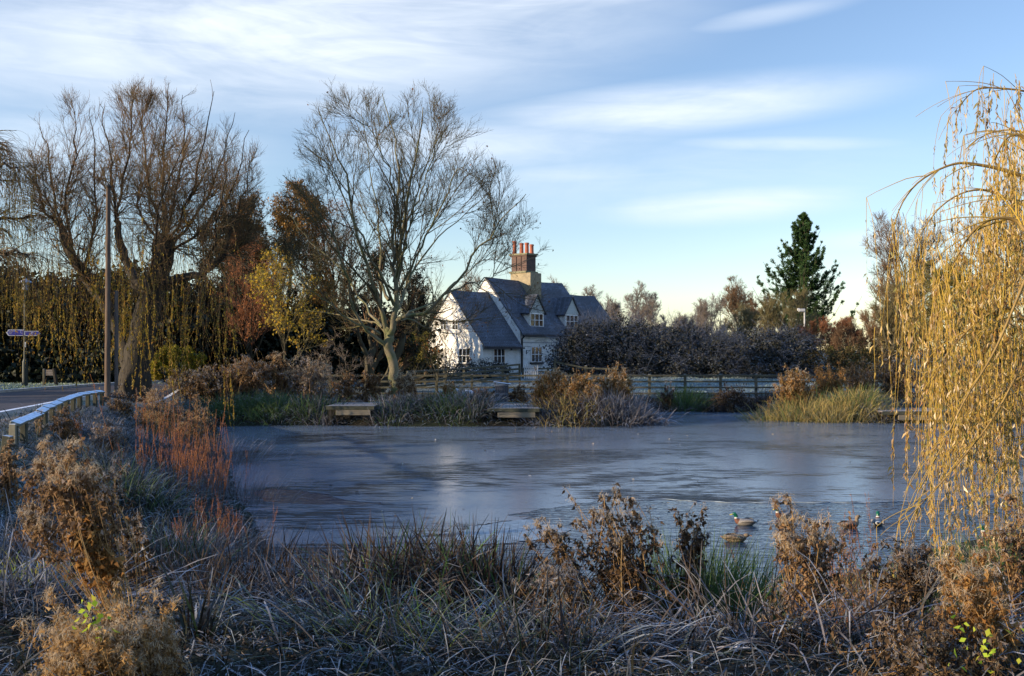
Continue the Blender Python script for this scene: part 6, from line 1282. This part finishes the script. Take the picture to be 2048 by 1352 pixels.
near('dark willowherb with grey fluff between the reeds and red stems', 1830, 1320, 1800, 1120, 6.0, 88, 52, 28, 317, leafm=m_darkleaf, fluffm=m_greyfluff, nleaf=2600, nfl=140, lsize=(.022, .045), fl=(.03, .06), r=.003, fw=.0022, base_w=.08, low=.4)
near('shaggy amber willowherb in the lower right, largest leaves', 2010, 1420, 1935, 1165, 5.2, 74, 100, 36, 318, leafm=m_orangeleaf, nleaf=4200, nfl=190, lsize=(.018, .036), fl=(.03, .07), r=.0032, fw=.0022, base_w=.08, low=.3)
near('dark brown willowherb at the bottom, right of the frosted grass', 1600, 1400, 1570, 1265, 5.6, 66, 62, 26, 319, leafm=m_darkleaf, fluffm=m_greyfluff, nleaf=2600, nfl=90, lsize=(.018, .036), fl=(.02, .045), r=.0026, fw=.0018, base_w=.07, low=.2)
near('dark brown tangle along the bottom right corner', 1860, 1420, 1850, 1285, 5.0, 150, 68, 44, 320, leafm=m_darkleaf, nleaf=5200, nfl=60, lsize=(.018, .038), fl=(.02, .045), r=.0026, fw=.0018, base_w=.22, low=.1, extra=(P3(1960, 1290, 4.7), 26, [.09, .04, .06]))
near('brown willowherb by the right edge under the willow strands', 2040, 1300, 2020, 1060, 7.4, 60, 90, 26, 321, leafm=m_brownleaf, nleaf=2400, nfl=60, lsize=(.025, .05), r=.0035, base_w=.1, low=.2)
near('rusty branching stems before the swimming drake', 1700, 1230, 1690, 1100, 8.2, 70, 70, 26, 322, leafm=m_brownleaf, stemm=m_redstem, nleaf=1100, nfl=0, lsize=(.02, .04), r=.003, base_w=.12, low=.2)
near('amber stems and leaves low at the right beside the dark fluff', 1760, 1300, 1760, 1190, 6.6, 90, 60, 26, 323, leafm=m_brownleaf, stemm=m_redstem, nleaf=2200, nfl=20, lsize=(.02, .04), r=.003, base_w=.12, low=.2)
for k, (px, Y, H, sp, n, lb_) in enumerate([(1745, 9.4, (1.2, 1.5), .02, 2, 'tallest thin red loosestrife spike beside the swimming drake'), (1680, 9.0, (.9, 1.25), .12, 4, 'thin red spikes rising between the shaggy tan plant and the tallest spike'), (1575, 9.2, (1.0, 1.3), .10, 3, 'thin dark spikes behind the shaggy tan willowherb')]):
    spikes(lb_, gy(px, Y), n, H, 330+k, spread=sp, group=fg, r=.0032, nod=.008, lean=(-.08, 0))
def nt_(label, px, Y, n, L, seed, mat, spread=.25, w=(.006, .012), **k):
    kw = dict(group='sedge and reeds in the foreground'); kw.update(k); tussock(label, gy(px, Y), n, L, w, mat, seed, spread=spread, **kw)
nt_('dark dead reeds with broken tips standing in the ice at centre left', 500, 10.8, 300, (.5, 1.05), 340, m_darkblade, .38, kink=.5, lean=.22, w=(.010, .020))
nt_('dark broken reeds right of the ones standing in the ice', 595, 10.2, 300, (.45, .9), 341, m_darkblade, .30, kink=.6, lean=.25, w=(.010, .020))
nt_('big dark mound of dead sedge in the centre foreground, left half', 790, 9.0, 1700, (.5, 1.0), 342, m_darkblade, .34, kink=.45, w=(.008, .018), mat2=m_greenblade, frac2=.15)
nt_('big dark mound of dead sedge in the centre foreground, right half', 970, 8.8, 2000, (.5, 1.0), 343, m_darkblade, .36, kink=.45, w=(.008, .018), mat2=m_greenblade, frac2=.15)
nt_('dark sedge mound under the drooping dark willowherb', 1110, 8.4, 1100, (.4, .85), 344, m_darkblade, .3, kink=.4, w=(.008, .016))
nt_('pinkish frosted folded reeds left of the dark mound', 690, 8.2, 700, (.35, .75), 345, m_paleblade, .4, kink=.6, w=(.008, .016), mat2=m_darkblade, frac2=.4)
nt_('upright green sedge in front of the open water, left clump', 1380, 9.0, 520, (.65, 1.15), 346, m_greenblade, .22, lean=.3, droop=.8)
nt_('upright green sedge in front of the open water, right clump', 1470, 9.4, 460, (.6, 1.05), 347, m_greenblade, .25, lean=.35, droop=.8)
nt_('dark green sedge between the tall willowherb and the green clumps', 1320, 9.2, 360, (.5, .95), 348, m_greenblade, .2, lean=.3, droop=.9)
nt_('yellow straw reeds lit by the sun at the water edge', 1590, 10.8, 700, (.25, .55), 349, m_strawblade, .5, lean=.5, w=(.004, .008))
nt_('straw coloured reeds under the tall red spikes', 1700, 10.6, 600, (.3, .6), 350, m_strawblade, .5, lean=.4, w=(.005, .009))
nt_('bright green sedge at the right edge under the willow', 2010, 9.4, 700, (.5, .95), 351, m_greenblade, .42, lean=.4, droop=.9)
nt_('green sedge beneath the amber willowherb', 1900, 9.6, 400, (.4, .8), 352, m_greenblade, .3, lean=.35)
nt_('long frosted folded reeds lying across the lower middle', 1230, 6.2, 200, (.4, .8), 353, m_paleblade, .5, kink=.7, lean=2.2, w=(.008, .018))
nt_('frost edged green sedge tuft at the bottom centre', 800, 6.0, 420, (.3, .6), 354, m_frostblade, .35, lean=.9, mat2=m_greenblade, frac2=.4, w=(.005, .010))
nt_('broad frosted iris leaf tuft near the lit golden clump', 395, 5.6, 36, (.25, .5), 355, m_frostblade, .06, lean=.5, w=(.010, .018))
nt_('frosted green tuft right of the bottom centre', 1080, 5.6, 420, (.3, .6), 356, m_frostblade, .4, lean=1.0, mat2=m_darkblade, frac2=.3, w=(.005, .011))
nt_('silver frosted reeds fallen over at the left foreground', 60, 6.6, 700, (.4, .8), 357, m_paleblade, .45, lean=2.0, kink=.25, w=(.005, .011))
nt_('dark sedge with silver edges left of the broken reeds', 420, 8.4, 800, (.4, .8), 358, m_darkblade, .4, kink=.5, lean=.7, w=(.007, .015))
nt_('brown frosted reeds beside the bottom right tangle', 1480, 6.0, 420, (.35, .75), 359, m_darkblade, .4, kink=.4, lean=1.0, w=(.006, .013), mat2=m_paleblade, frac2=.4)
nt_('frosted reeds low in the right foreground under the dark fluff', 1760, 5.8, 420, (.3, .7), 360, m_paleblade, .45, kink=.4, lean=1.0, w=(.006, .012), mat2=m_darkblade, frac2=.5)

# unseen belt of trees along the left, shaped to shade the banks
def shade_wood():
    rng = np.random.default_rng(400); g = Geo()
    notch = [(-1.5, 1.4, 2.9), (3.1, 1.0, 3.6), (.6, .5, 4.0), (6.5, .5, 3.4), (10, .6, 3.0)]  # dips shaped into the belt top to let sun reach chosen plants
    for i in range(60):
        y = -14+i*1.3; x = -21.5-.25*max(0, y-10)-rng.uniform(0, 2.5)
        if y > 22: x -= 7+.3*(y-22)
        top = 1.35+(3.85 if y < 8 else 2.7 if y < 24 else 4.6)+rng.uniform(-.6, .5)
        for c, hw, tp in notch:
            if abs(y-c) < hw+.8: top = min(top, 1.35+tp+max(0, abs(y-c)-hw))
        n = 620; u = nrm(rng.normal(size=(n, 3)))*(rng.random(n)**.4)[:, None]; c = np.array([x, y, 1.2+(top-1.2)/2]); q = c+u*[2.0, .95, (top-1.2)/2]
        leaves(g, q, rng.normal(size=(n, 3)), rng.uniform(.25, .5, n), rng.uniform(.2, .4, n), rng)
    o = g.build('dark_thicket', evergreen); tag(o, 'unseen dark evergreen belt shaped to shade the banks, beside the near end of the road', 'thicket', kind='stuff')
shade_wood()
